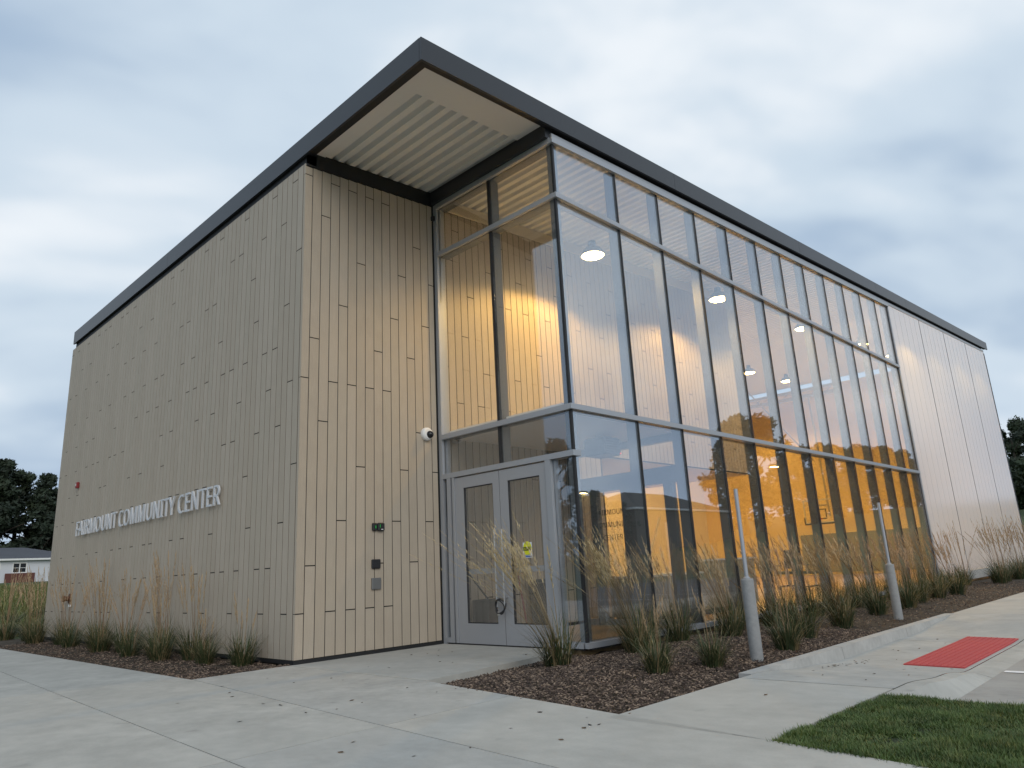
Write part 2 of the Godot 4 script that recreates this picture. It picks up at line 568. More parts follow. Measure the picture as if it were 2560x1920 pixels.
func scatter(called: String, mesh: Mesh, m: Material, xf: Array, cols: Array) -> MultiMeshInstance3D:
	var mm := MultiMesh.new()
	mm.transform_format = MultiMesh.TRANSFORM_3D
	mm.use_colors = true
	mm.mesh = mesh
	mm.instance_count = xf.size()
	for i in xf.size():
		mm.set_instance_transform(i, xf[i])
		mm.set_instance_color(i, cols[i])
	var o := MultiMeshInstance3D.new()
	o.multimesh = mm
	o.material_override = m
	o.name = numbered(called)
	add_child(o, true)
	o.set_meta("kind", "stuff")
	return o

func ground_cover() -> void:
	# wood chips of the mulch
	var chip := newst()
	hexa(chip, [Vector3(-.5, -.1, .12), Vector3(.42, -.1, .16), Vector3(.5, -.1, -.1), Vector3(-.45, -.1, -.14), Vector3(-.48, .1, .1), Vector3(.4, .12, .12), Vector3(.5, .08, -.1), Vector3(-.42, .1, -.12)])
	var vm := mat(Color.WHITE, 0.9)
	vm.vertex_color_use_as_albedo = true
	var n3b := noise(31, 1.3, 3)
	var xf := []
	var cols := []
	rng.seed = 77
	for i in 44000:
		var x: float
		var z: float
		if i < 30000:
			x = rng.randf_range(-2.95, 3.2)
			z = rng.randf_range(-0.35, 2.45)
			var e := -2.43 - 0.1438 * (z + 0.05)
			if x < e - 0.05 * pow(rng.randf(), 6.0) * 3.0 + 0.02 or (x < 0.05 and z < -0.02 - 0.105 * (x + 2.37) + 0.02) or (x > 0 and z < 0.02):
				continue
		elif i < 35000:
			x = rng.randf_range(3.2, 16.0)
			z = rng.randf_range(0.02, 2.4)
		else:
			x = rng.randf_range(-3.54, -2.4)
			z = -2.62 - pow(rng.randf(), 1.5) * 10.0
		var y := -0.046 + 0.03 * n3b.get_noise_2d(x * 2, z * 2) + 0.03 * smoothstep(-3.6, -3.0, x) if i >= 35000 else -0.062 + 0.05 * smoothstep(0.0, 0.6, z) * smoothstep(2.7, 1.2, z)
		var b := Basis.from_euler(Vector3(rng.randf_range(-.5, .5), rng.randf() * TAU, rng.randf_range(-.5, .5)))
		var l := rng.randf_range(0.012, 0.042)
		xf.append(Transform3D(b.scaled_local(Vector3(l, rng.randf_range(.015, .04), rng.randf_range(.02, .05))), Vector3(x, y + rng.randf_range(0, .014), z)))
		var t := pow(rng.randf(), 3.0)
		cols.append(Color(lerpf(.055, .34, t), lerpf(.037, .25, t), lerpf(.029, .18, t)))
	scatter("mulch_chips", chip.commit(), vm, xf, cols)

	# grass blades of the near lawn
	var tuft := newst()
	for k in 4:
		var a := k * 1.7
		var d := Vector3(cos(a), 0, sin(a))
		var s := Vector3(-sin(a), 0, cos(a)) * 0.0035
		var p0 := d * 0.01
		var p1 := d * 0.018 + Vector3.UP * 0.03
		var p2 := d * 0.042 + Vector3.UP * (0.05 + 0.006 * k)
		quad(tuft, p0 - s, p0 + s, p1 + s * .8, p1 - s * .8)
		tri(tuft, p1 - s * .8, p1 + s * .8, p2)
	xf = []
	cols = []
	var ln := noise(55, 1.6, 3)
	for i in 95000:
		var x := rng.randf_range(-3.3, -1.39)
		var z := rng.randf_range(3.60, 6.2)
		var rag := 0.035 * ln.get_noise_2d(x * 9, z * 9)
		if x < -2.985 - 0.145 * (z - 3.66) + rag or z < 3.66 + 0.042 * (x + 2.975) + rag:
			continue
		var thick := ln.get_noise_2d(x, z)
		if rng.randf() > 0.72 + thick * 1.1:
			continue
		var b := Basis.from_euler(Vector3(rng.randf_range(-.35, .35), rng.randf() * TAU, rng.randf_range(-.35, .35)))
		var h := rng.randf_range(0.35, 1.0) * (0.85 + 0.5 * thick)
		xf.append(Transform3D(b.scaled_local(Vector3(0.8, h * 0.8, 0.8)), Vector3(x, -0.02, z)))
		var t := clampf(rng.randf() * 0.7 + 0.15 + 0.7 * ln.get_noise_2d(x * 2.3 + 40, z * 2.3), 0, 1)
		var y := clampf(rng.randf() * rng.randf() + 0.5 * maxf(ln.get_noise_2d(x * 1.7, z * 1.7 + 30), 0), 0, 1)
		cols.append(Color(lerpf(.045, .10, t) + .14 * y * y, lerpf(.085, .16, t) + .07 * y * y, lerpf(.017, .034, t) + .02 * y))
	var gm := mat(Color.WHITE, 0.6)
	gm.vertex_color_use_as_albedo = true
	gm.backlight_enabled = true
	gm.backlight = Color(.3, .35, .15)
	scatter("lawn_grass", tuft.commit(), gm, xf, cols)
	# rough grass behind the bed, on the slope up to the house
	xf = []
	cols = []
	for i in 16000:
		var z := -15.5 - pow(rng.randf(), 1.7) * 45.0
		var x := rng.randf_range(-8, 0) + (-z - 15) * rng.randf_range(0.0, 0.42)
		if z < -41.5 and z > -43.5:
			continue
		var b := Basis.from_euler(Vector3(rng.randf_range(-.3, .3), rng.randf() * TAU, rng.randf_range(-.3, .3)))
		var s := rng.randf_range(2.5, 5.0)
		xf.append(Transform3D(b.scaled_local(Vector3(s * 1.4, s, s * 1.4)), Vector3(x, land_y(x, z), z)))
		var t := rng.randf()
		cols.append(Color(lerpf(.07, .22, t), lerpf(.11, .20, t), lerpf(.025, .055, t)))
	scatter("slope_grass", tuft.commit(), gm, xf, cols)

	# fallen leaves on the concrete
	var leaf := newst()
	quad(leaf, Vector3(-.5, .1, .05), Vector3(0, .0, .28), Vector3(.5, .14, .02), Vector3(0, .05, 0))
	quad(leaf, Vector3(-.5, .1, .05), Vector3(0, .05, 0), Vector3(.5, .14, .02), Vector3(.05, .16, -.26))
	var lm := leaf.commit()
	var lmats := [mat(lin(.10, .065, .04), .8), mat(lin(.055, .04, .03), .8), mat(lin(.17, .11, .06), .8)]
	rng.seed = 5
	var spots := []
	for i in 34:
		spots.append(Vector2(rng.randf_range(-4.6, -2.75), rng.randf_range(-2.2, 3.6)))
	for i in 16:
		spots.append(Vector2(rng.randf_range(-2.4, -0.5), rng.randf_range(-2.4, -0.4)))
	for i in 22:
		spots.append(Vector2(rng.randf_range(-1.9, 3.6), rng.randf_range(2.62, 3.6)))
	for i in 26:
		spots.append(Vector2(0.1 + i * 0.045 + rng.randf_range(-.05, .05), 2.68 + rng.randf_range(-.05, .09) + i * .002))
	for p in spots:
		var y := walk_y(p.x, p.y) if p.y > 2.5 and p.x > -1.1 else 0.0
		var o := inst("fallen_leaf", lm, lmats[rng.randi() % 3])
		var s := rng.randf_range(0.025, 0.06)
		o.transform = Transform3D(Basis(Vector3.UP, rng.randf() * TAU).scaled(Vector3(s, s * .6, s * rng.randf_range(.5, 1))), Vector3(p.x, y + 0.001, p.y))
		tag(o, "small dry brown leaf lying on the pale concrete paving", "leaf", "dry leaves scattered over the concrete")

# ------------------------------------------------------------------ the building
const LEVELS := {"A": [0.575, 3.555, 6.54], "B": [1.14, 4.125], "C": [1.70, 4.69], "D": [2.425, 5.415], "E": [2.995, 5.98]}
const FRONT_JOINTS := "DACEBABECDBAEBEBCADBDABCBDCDABEACBCDBECDBECDACDABAECEDACABDABCEDABECDABDA"
const RETURN_JOINTS := "ABEACADABACDBECD"
var plank_meshes := {}

func plank(parent: Node, called: String, size: Vector3, at: Vector3, tone: int) -> void:
	var key := "%.3f %.3f %.3f" % [size.x, size.y, size.z]
	if not plank_meshes.has(key):
		var st := newst()
		var h := size / 2.0
		bx(st, -h.x, h.x, -h.y, h.y, -h.z, h.z)
		plank_meshes[key] = st.commit()
	inst(called, plank_meshes[key], M["plank%d" % tone], parent).position = at

func plank_column(parent: Node, letter: String, y0: float, y1: float, place: Callable, k: int) -> void:
	var cuts := [y0]
	for y in LEVELS[letter]:
		if y > y0 + 0.05 and y < y1 - 0.05:
			cuts.append(y)
	cuts.append(y1)
	for i in cuts.size() - 1:
		var a: float = cuts[i] + (0.007 if i > 0 else 0.0)
		var b: float = cuts[i + 1] - (0.007 if i < cuts.size() - 2 else 0.0)
		place.call(parent, a, b, (k * 7 + i * 3 + k / 3) % 4)

func pane(parent: Node, x0: float, x1: float, y0: float, y1: float, z0: float, z1: float, slope := false, along_x := true) -> MeshInstance3D:
	var st := newst()
	if slope:
		fbx(st, x0, x1, y0, y1, z0, z1)
	else:
		bx(st, x0, x1, y0, y1, z0, z1)
	var o := obj("glass_pane", st, M.glass, parent)
	var mesh: ArrayMesh = o.mesh
	# the metallic film of the sealed unit, a surface of its own inside the pane
	var c := newst()
	if along_x:
		var zm := (z0 + z1) / 2
		quad(c, Vector3(x0, y0, zm), Vector3(x1, y0, zm), Vector3(x1, y1 + (SL * x1 if slope else 0.0), zm), Vector3(x0, y1 + (SL * x0 if slope else 0.0), zm))
	else:
		var xm := (x0 + x1) / 2
		quad(c, Vector3(xm, y0, z0), Vector3(xm, y0, z1), Vector3(xm, y1, z1), Vector3(xm, y1, z0))
	c.commit(mesh)
	o.material_override = null
	mesh.surface_set_material(0, M.glass)
	mesh.surface_set_material(1, M.coat if along_x else M.coat_entrance)
	return o

func building() -> void:
	var B := thing("community_center", "wood-plank community centre with a tall glass corner under a dark shed roof", "building")
	# --- lettered front wall
	var st := newst()
	bx(st, -2.3608, -2.2, 0.0, 6.70, -13.6, -2.6265)
	var fw := obj("front_wall", st, M.backing, B)
	for k in 73:
		var zc := -2.71 - 0.15 * k
		plank_column(fw, FRONT_JOINTS[k], 0.05, 6.705, func(p, a, b, t): plank(p, "plank", Vector3(0.022, b - a, 0.137), Vector3(-2.354, (a + b) / 2, zc), t), k)
	for r in [[0.05, 0.571], [0.579, 3.551], [3.559, 6.536], [6.544, 6.705]]:
		plank(fw, "corner_trim", Vector3(0.014, r[1] - r[0], 0.038), Vector3(-2.358, (r[0] + r[1]) / 2, -2.605), 2)
	# --- return wall beside the entrance
	st = newst()
	fbx(st, -2.3595, -0.0, 0.0, 6.83, -2.75, -2.5835)
	var rw := obj("return_wall", st, M.backing, B)
	for k in 16:
		var x0 := -2.362 if k == 0 else -2.395 + 0.148 * k + 0.0055
		var x1 := minf(-2.395 + 0.148 * (k + 1) - 0.0055, -0.075)
		var top := 6.822 + SL * x0
		plank_column(rw, RETURN_JOINTS[k], 0.05, top, func(p, a, b, t): plank(p, "plank", Vector3(x1 - x0, b - a, 0.022), Vector3((x0 + x1) / 2, (a + b) / 2, -2.590), t), k + 2)
	# --- far walls (unseen from here, but they close the box)
	st = newst()
	fbx(st, -2.2, 27.27, 0.0, 6.9, -13.63, -13.5)
	obj("rear_wall", st, M.cream, B)
	st = newst()
	fbx(st, 27.12, 27.27, 0.0, 6.83, -13.5, -0.09)
	obj("end_wall", st, M.yellow, B)
	st = newst()
	bx(st, 27.2, 27.275, 0.0, 8.6, -0.088, 0.012)
	obj("corner_trim", st, M.bronze, B)
	# --- dark base flashing
	st = newst()
	bx(st, -2.37, -2.353, 0.0, 0.042, -13.6, -2.574)
	bx(st, -2.353, -0.07, 0.0, 0.04, -2.585, -2.572)
	obj("base_flashing", st, M.black, B)
	# --- dark reveal over the walls, steel beam over the entrance
	st = newst()
	bx(st, -2.34, -2.2, 6.71, 6.86, -13.45, -2.57)
	sbx(st, -2.34, -0.0, 6.832, 7.07, -2.60, -2.57)
	sbx(st, 0.0, 27.2, 6.925, 7.07, -0.16, -0.045)
	obj("dark_reveal", st, M.black, B)
	st = newst()
	sbx(st, -0.10, 0.06, 6.845, 7.068, -2.565, -0.02)
	obj("entrance_beam", st, M.bronze, B)
	# --- roof
	st = newst()
	sbx(st, -2.36, 27.7, 7.15, 7.26, -13.49, 0.044)
	var roof := obj("roof", st, M.bronze, B)
	for r in [[-2.395, 3.2], [3.2, 8.5], [8.5, 13.72], [13.72, 16.48], [16.48, 22.09], [22.09, 27.73]]:
		var s := newst()
		sbx(s, r[0] + (0.0 if r[0] < -2 else 0.003), r[1] - 0.003, 6.98, 7.292, 0.045, 0.082)
		obj("fascia_panel", s, M.bronze, roof)
	for r in [[-13.49, -7.6], [-7.595, 0.0445]]:
		var s := newst()
		hexa(s, [Vector3(-2.397, 6.822, r[1]), Vector3(-2.361, 6.824, r[1]), Vector3(-2.361, 6.824, r[0]), Vector3(-2.397, 6.822, r[0]),
			Vector3(-2.397, 7.133, r[1]), Vector3(-2.361, 7.135, r[1]), Vector3(-2.361, 7.135, r[0]), Vector3(-2.397, 7.133, r[0])])
		obj("fascia_panel", s, M.bronze, roof)
	st = newst()
	sbx(st, -2.36, -2.245, 7.0, 7.145, -13.48, 0.04)
	sbx(st, -2.245, 27.6, 7.0, 7.145, -0.038, 0.04)
	obj("eave_lip", st, M.black, roof)
	# corrugated deck: flutes run along z
	st = newst()
	var y0 := 7.067
	var hh := 0.078
	var x := -2.05
	while x < 27.0:
		var prof := [Vector2(x, 0), Vector2(x + 0.09, 0), Vector2(x + 0.115, hh), Vector2(x + 0.175, hh), Vector2(x + 0.2, 0)]
		for i in 4:
			var a := Vector2(prof[i].x, prof[i].y + y0 + SL * prof[i].x)
			var b := Vector2(prof[i + 1].x, prof[i + 1].y + y0 + SL * prof[i + 1].x)
			quad(st, Vector3(a.x, a.y, -13.48), Vector3(b.x, b.y, -13.48), Vector3(b.x, b.y, -0.04), Vector3(a.x, a.y, -0.04))
		x += 0.2
	obj("roof_deck", st, M.soffit, roof)
	st = newst()
	sbx(st, -2.244, -0.10, 7.052, 7.063, -0.56, -0.038)
	sbx(st, -2.244, -2.06, 7.052, 7.063, -2.569, -0.562)
	obj("soffit_plate", st, M.soffit, roof)

	# --- glass front
	st = newst()
	bx(st, 0.04, 14.70, 0.0, 0.022, -0.15, 0.03)
	var cw := obj("facade_curtain_wall", st, M.gasket, B)
	var trans := [[0.022, 0.085], [2.915, 2.985], [5.905, 5.975]]
	for t in trans:
		var s := newst()
		bx(s, -0.045, 14.74, t[0], t[1], -0.003, 0.048)
		obj("transom", s, M.alu, cw)
		s = newst()
		bx(s, 0.13, 14.74, t[0] + 0.004, t[1] - 0.004, -0.17, -0.032)
		obj("transom_tube", s, M.tube, cw)
	st = newst()
	sbx(st, -0.045, 14.74, 6.757, 6.833, -0.003, 0.048)
	obj("transom", st, M.alu, cw)
	st = newst()
	sbx(st, 0.0, 27.2, 6.84, 6.925, -0.06, 0.012)
	obj("head_flashing", st, M.alu, cw)
	for i in range(1, MULL.size()):
		var mx: float = MULL[i]
		var s := newst()
		fbx(s, mx - 0.032, mx + 0.032, 0.03, 6.83, -0.18, -0.03)
		var mo := obj("mullion", s, M.tube, cw)
		s = newst()
		fbx(s, mx - 0.013, mx + 0.013, 0.03, 6.75, -0.03, 0.006)
		obj("gasket", s, M.gasket, mo)
	st = newst()
	fbx(st, 0.032, 0.13, 0.03, 6.83, -0.13, -0.032)
	obj("corner_post", st, M.tube, cw)
	st = newst()
	fbx(st, -0.006, 0.03, 0.022, 6.76, -0.03, 0.006)
	obj("corner_seal", st, M.gasket, cw)
	for i in 12:
		var a: float = MULL[i] + 0.013
		if i == 0:
			a = 0.03
		var b: float = MULL[i + 1] - 0.013
		pane(cw, a, b, 0.085, 2.915, -0.029, -0.003)
		pane(cw, a, b, 2.985, 5.905, -0.029, -0.003)
		pane(cw, a, b, 5.975, 6.757, -0.029, -0.003, true)
	# end post between glass and polycarbonate
	st = newst()
	fbx(st, 14.706, 14.775, 0.022, 6.84, -0.1, 0.03)
	obj("end_post", st, M.alu, cw)
	# --- translucent panels
	var edges := [14.778, 17.93, 20.90, 24.02, 27.19]
	for i in 4:
		var a: float = edges[i] + 0.02
		var b: float = edges[i + 1] - 0.02
		var s := newst()
		quad(s, Vector3(a, 0.26, 0), Vector3(b, 0.26, 0), Vector3(b, 6.835 + SL * b, 0), Vector3(a, 6.835 + SL * a, 0))
		quad(s, Vector3(a, 0.26, -0.04), Vector3(a, 0.26, 0), Vector3(a, 6.835 + SL * a, 0), Vector3(a, 6.835 + SL * a, -0.04))
		quad(s, Vector3(b, 0.26, 0), Vector3(b, 0.26, -0.04), Vector3(b, 6.835 + SL * b, -0.04), Vector3(b, 6.835 + SL * b, 0))
		var pp := obj("translucent_panel", s, M.poly, B)
		s = newst()
		for k in range(1, 6):
			var rx := lerpf(a, b, k / 6.0)
			fbx(s, rx - 0.005, rx + 0.005, 0.27, 6.83, -0.01, 0.002)
		obj("panel_rib", s, M.polyrib, pp)
		s = newst()
		fbx(s, edges[i + 1] - 0.018, edges[i + 1] + 0.018 if i < 3 else 27.199, 0.0, 6.84, -0.05, 0.003)
		obj("panel_seam", s, M.gasket, pp)
	st = newst()
	bx(st, 14.776, 27.2, 0.0, 0.255, -0.12, 0.02)
	obj("panel_plinth", st, M.curb, B)

	entrance(B)
	interior(B)

func entrance(B: Node3D) -> void:
	var st := newst()
	bx(st, -0.02, 0.05, 0.0, 0.02, -2.57, -0.03)
	var ew := obj("entrance_curtain_wall", st, M.gasket, B)
	# aluminium: jamb, transoms, door frame
	for r in [[-2.572, -2.50, 0.0, 6.835], [-2.415, -2.335, 0.02, 2.315], [-2.30, -2.255, 0.02, 2.315], [-0.463, -0.372, 0.02, 2.315]]:
		var s := newst()
		bx(s, -0.045, 0.12, r[2], r[3], r[0], r[1])
		obj("frame_post", s, M.alu, ew)
	for r in [[0.02, 0.085, -2.50, -2.415], [0.02, 0.085, -0.372, -0.03], [2.315, 2.388, -2.50, 0.03], [2.912, 2.985, -2.50, -0.003], [5.905, 5.975, -2.50, -0.003], [6.757, 6.84, -2.50, -0.003]]:
		var s := newst()
		bx(s, -0.048, -0.001 if r[0] > 2.5 else 0.11, r[0], r[1], r[2], r[3])
		obj("transom", s, M.alu, ew)
		if r[0] > 2.5:
			s = newst()
			bx(s, 0.032, 0.17, r[0] + .004, r[1] - .004, r[2], -0.14)
			obj("transom_tube", s, M.tube, ew)
	for r in [[2.388, 2.912], [2.985, 5.905], [5.975, 6.757]]:
		var s := newst()
		bx(s, 0.030, 0.18, r[0], r[1], -1.345, -1.275)
		var m := obj("mullion", s, M.tube, ew)
		s = newst()
		bx(s, -0.008, 0.030, r[0], r[1], -1.33, -1.285)
		obj("gasket", s, M.gasket, m)
		pane(ew, 0.002, 0.028, r[0], r[1], -2.50, -1.33, false, false)
		pane(ew, 0.002, 0.028, r[0], r[1], -1.285, -0.03, false, false)
	pane(ew, 0.002, 0.028, 0.085, 2.315, -2.50, -2.415, false, false)
	pane(ew, 0.002, 0.028, 0.085, 2.315, -0.372, -0.03, false, false)
	# two door leaves
	for leaf in 2:
		var z0: float = [-2.25, -1.325][leaf]
		var z1: float = [-1.335, -0.468][leaf]
		var g0: float = [-2.068, -1.172][leaf]
		var g1: float = [-1.463, -0.585][leaf]
		var s := newst()
		bx(s, -0.03, 0.02, 0.018, 2.297, z0, g0)
		bx(s, -0.03, 0.02, 0.018, 2.297, g1, z1)
		bx(s, -0.03, 0.02, 0.018, 0.28, g0, g1)
		bx(s, -0.03, 0.02, 2.14, 2.297, g0, g1)
		var d := obj("entrance_door", s, M.door, B)
		pane(d, -0.016, 0.006, 0.28, 2.14, g0, g1, false, false)
		s = newst()
		for r in [[0.28, 2.14, g0, g0 + 0.012], [0.28, 2.14, g1 - 0.012, g1], [0.28, 0.292, g0 + .012, g1 - .012], [2.128, 2.14, g0 + .012, g1 - .012]]:
			bx(s, -0.022, 0.012, r[0], r[1], r[2], r[3])
		obj("glass_bead", s, M.gasket, d)
		s = newst()
		var hz: float = [-1.405, -1.265][leaf]
		tube(s, [Vector3(-0.095, 0.50, hz), Vector3(-0.095, 1.50, hz)], [0.0135, 0.0135], 10)
		for y in [0.62, 1.38]:
			tube(s, [Vector3(-0.03, y, hz), Vector3(-0.095, y, hz)], [0.010, 0.010], 8)
		obj("pull_handle", s, M.steel, d)
		s = newst()
		bx(s, 0.05, 0.09, 0.93, 1.0, g0 - 0.05, g1 + 0.05)
		obj("push_bar", s, M.alu, d)
		if leaf == 1:
			s = newst()
			tube(s, [Vector3(-0.03, 1.18, -1.235), Vector3(-0.045, 1.18, -1.235)], [0.018, 0.016], 12)
			bx(s, -0.036, -0.031, 1.10, 1.24, -1.255, -1.215)
			obj("lock_cylinder", s, M.steel, d)
			s = newst()
			for p in [[0.30, -2.245]]:
				bx(s, -0.034, -0.03, 2.0, 2.1, -0.48, -0.47)
			# caution sticker
			var sk := newst()
			bx(sk, -0.0185, -0.0165, 1.105, 1.30, -0.955, -0.795)
			obj("door_sticker", sk, mat(lin(.75, .77, .80), .5), d)
			var oval := newst()
			var prev := Vector3.ZERO
			for k in 29:
				var a := TAU * k / 28
				var p := Vector3(-0.0192, 1.222 + 0.092 * sin(a), -0.875 + 0.076 * cos(a))
				if k > 0:
					tri(oval, Vector3(-0.0192, 1.222, -0.875), prev, p)
				prev = p
			obj("sticker_oval", oval, mat(lin(.72, .72, .02), .5), d)
			var band := newst()
			bx(band, -0.0202, -0.0195, 1.195, 1.243, -0.948, -0.802)
			obj("sticker_band", band, M.black, d)
			var foot := newst()
			bx(foot, -0.0195, -0.0187, 1.112, 1.128, -0.945, -0.805)
			bx(foot, -0.0195, -0.0187, 1.134, 1.142, -0.945, -0.83)
			obj("sticker_footer", foot, mat(lin(.03, .10, .40), .5), d)
			text("caution_text", "CAUTION", 0.030, 0.0006, mat(lin(.72, .72, .02), .5), d, Vector3(-0.0204, 1.204, -0.875), -PI / 2, true)
	# cable lock looped through the handles
	var lk := thing("cable_lock", "black coiled cable lock looped through the door handles", "lock")
	for j in 3:
		var pts := []
		var rr := []
		for k in 19:
			var a := TAU * k / 18
			pts.append(Vector3(-0.10 - 0.014 * j + 0.02 * sin(a * 2 + j), 0.505 + (0.098 - .008 * j) * sin(a), -1.335 + (0.095 - 0.01 * j) * cos(a)))
			rr.append(0.008)
		var s := newst()
		tube(s, pts, rr, 6, false)
		obj("cable_loop", s, M.plastic, lk)
	var s2 := bevelbox(Vector3(0.03, 0.055, 0.045), 0.006)
	obj("padlock", s2, M.steel, lk).position = Vector3(-0.13, 0.42, -1.34)

func text(called: String, what: String, cap: float, depth: float, m: Material, parent: Node, at: Vector3, turn: float, centred: bool) -> MeshInstance3D:
	var f := SystemFont.new()
	f.font_names = PackedStringArray(["Droid Sans"])
	var t := TextMesh.new()
	t.font = f
	t.font_size = 64
	t.text = what
	t.depth = depth
	t.pixel_size = cap / (64 * 0.714)
	t.horizontal_alignment = HORIZONTAL_ALIGNMENT_CENTER if centred else HORIZONTAL_ALIGNMENT_LEFT
	t.vertical_alignment = VERTICAL_ALIGNMENT_BOTTOM
	var o := inst(called, t, m, parent)
	# stand the letters on their base line
	var lo := t.get_aabb().position
	o.rotation.y = turn
	o.position = at - Vector3(0, lo.y, 0)
	return o

func spot(parent: Node, at: Vector3, e: float) -> void:
	var l := SpotLight3D.new()
	l.name = "lamp_light"
	l.light_color = Color(1.0, 0.80, 0.44)
	l.light_energy = e
	l.spot_angle = 78.0
	l.spot_angle_attenuation = 0.3
	l.spot_range = 40.0
	l.spot_attenuation = 2.0
	l.light_size = 0.03
	l.shadow_enabled = true
	parent.add_child(l, true)
	l.position = at
	l.rotation.x = -PI / 2

func high_bay(at: Vector3, label: String, e: float) -> void:
	var t := thing("pendant_lamp", label, "lamp", at, 0.0, "pendant lamps under the roof deck")
	var s := newst()
	lathe(s, [Vector2(0.20, 0.0), Vector2(0.215, 0.0), Vector2(0.215, 0.03), Vector2(0.15, 0.13), Vector2(0.075, 0.16), Vector2(0.07, 0.27), Vector2(0.0, 0.28)], 24)
	obj("lamp_shade", s, M.bronze, t)
	s = newst()
	lathe(s, [Vector2(0.0, -0.045), Vector2(0.08, -0.038), Vector2(0.16, -0.02), Vector2(0.198, 0.004), Vector2(0.198, 0.026), Vector2(0.0, 0.03)], 24)
	obj("lamp_lens", s, M.lamp, t)
	s = newst()
	var up := 7.06 + SL * at.x - at.y
	bar(s, Vector3(0, 0.27, 0), Vector3(0, up, 0), 0.006, 6)
	obj("suspension_cable", s, M.steel, t)
	spot(t, Vector3(0, -0.008, 0), e)

func interior(B: Node3D) -> void:
	var st := newst()
	bx(st, 0.06, 27.11, -0.15, 0.0, -13.49, -0.15)
	obj("floor", st, M.floor, B)
	# room over the low lobby: side walls and its ceiling
	st = newst()
	bx(st, 4.0, 10.1, 2.96, 3.10, -13.49, -2.612)
	obj("lobby_ceiling", st, M.cream, B)
	st = newst()
	fbx(st, 10.0, 10.1, 3.10, 7.06, -13.49, -2.612)
	obj("upper_wall", st, M.cream, B)
	st = newst()
	bx(st, 3.9, 4.0, 0.0, 3.1, -13.49, -2.76)
	obj("lobby_wall", st, M.cream, B)
	# wall pads of the sports hall
	for i in 9:
		var s := newst()
		bx(s, 27.06, 27.118, 0.1, 1.8, -8.7 + i * 0.61, -8.7 + (i + 1) * 0.61 - 0.01)
		obj("wall_pad", s, M.pad, B)

	# wood wall that runs on inside
	var W := thing("interior_wood_wall", "tall wood-plank wall inside behind the glass front, lit by the pendant lamps", "wall")
	st = newst()
	fbx(st, 0.03, 4.0, 0.0, 6.83, -2.75, -2.5835)
	fbx(st, 4.0, 10.1, 2.965, 6.83, -2.610, -2.5835)
	obj("backing_board", st, M.backing, W)
	var seq := "BEACDABECADBEDACBDAECBADECABDCEABDCAEBDACEDBACEBDACBEDABCAEDBCADEBAC"
	for k in 67:
		var x0 := 0.06 + 0.15 * k + 0.0055
		var x1 := x0 + 0.136
		var yb := 0.05 if x1 < 4.02 else 2.985
		plank_column(W, seq[k], yb, 6.822 + SL * x0, func(p, a, b, t): plank(p, "plank", Vector3(x1 - x0, b - a, 0.022), Vector3((x0 + x1) / 2, (a + b) / 2, -2.590), t), k)
	st = newst()
	sbx(st, 0.03, 10.1, 6.825, 7.062, -2.70, -2.60)
	sbx(st, 0.03, 10.1, 6.825, 6.87, -2.60, -2.56)
	obj("head_trim", st, M.cream, W)

	# vestibule: inner glass partition and its ceiling
	var V := thing("vestibule_partition", "grey framed inner glass partition of the entrance vestibule", "partition")
	for r in [[-2.57, -2.47], [-2.12, -1.98], [-1.46, -1.20], [-0.62, -0.46], [-0.36, -0.26]]:
		var s := newst()
		bx(s, 2.95, 3.07, 0.0, 2.18, r[0], r[1])
		obj("frame_post", s, M.tube, V)
	for r in [[2.18, 2.44], [2.84, 2.95]]:
		var s := newst()
		bx(s, 2.945, 3.075, r[0], r[1], -2.57, -0.26)
		obj("frame_rail", s, M.tube, V)
	for r in [[-2.57, -2.50], [-0.36, -0.26]]:
		var s := newst()
		bx(s, 2.95, 3.07, 2.44, 2.84, r[0], r[1])
		obj("frame_post", s, M.tube, V)
	var s0 := newst()
	bx(s0, 2.96, 3.06, 0.0, 0.09, -2.47, -0.36)
	obj("frame_rail", s0, M.alu, V)
	for r in [[-1.98, -1.46], [-1.20, -0.62], [-2.47, -2.12]]:
		var s := newst()
		bx(s, 3.0, 3.01, 0.09, 2.18, r[0], r[1])
		obj("glass_pane", s, M.glass, V)
	s0 = newst()
	bx(s0, 3.0, 3.01, 2.44, 2.84, -2.50, -0.36)
	obj("glass_pane", s0, M.glass, V)
	s0 = newst()
	bx(s0, 0.12, 3.07, 2.955, 3.06, -2.575, -0.22)
	obj("vestibule_ceiling", s0, M.white, V)
	for r in [["FAIRMOUNT", 1.78], ["COMMUNITY", 1.57], ["CENTER", 1.36]]:
		text("door_lettering", r[0], 0.085, 0.002, M.plastic, V, Vector3(2.997, r[1], -1.72), -PI / 2, true)

	var hv := thing("ceiling_heater", "dark grey box heater under the vestibule ceiling with a red light", "heater", Vector3(2.1, 2.66, -1.12))
	obj("heater_case", bevelbox(Vector3(0.42, 0.28, 0.42), 0.02), mat(lin(.10, .11, .12), .5), hv).position.y = 0.10
	var s3 := newst()
	for i in 6:
		bx(s3, -0.16, 0.16, 0.0 + i * 0.04, 0.012 + i * 0.04, 0.2105, 0.222)
	obj("heater_louver", s3, M.plastic, hv)
	s3 = newst()
	for dx in [-0.15, 0.15]:
		bar(s3, Vector3(dx, 0.24, 0), Vector3(dx, 0.294, 0), 0.006, 6)
	obj("hanger_rod", s3, M.steel, hv)
	var rl := mat(lin(.8, .05, .05), .4)
	rl.emission_enabled = true
	rl.emission = Color(1, .1, .1)
	s3 = newst()
	bx(s3, 0.17, 0.19, -0.02, 0.0, 0.211, 0.216)
	obj("indicator_light", s3, rl, hv)

	# things just inside the doors
	var cr := thing("cardboard_box", "brown open box standing inside the left entrance door", "box", Vector3(0.62, 0.0, -2.32), 0.2)
	obj("box_body", bevelbox(Vector3(0.42, 0.56, 0.3), 0.008), mat(lin(.05, .038, .03), .8), cr).position.y = 0.28
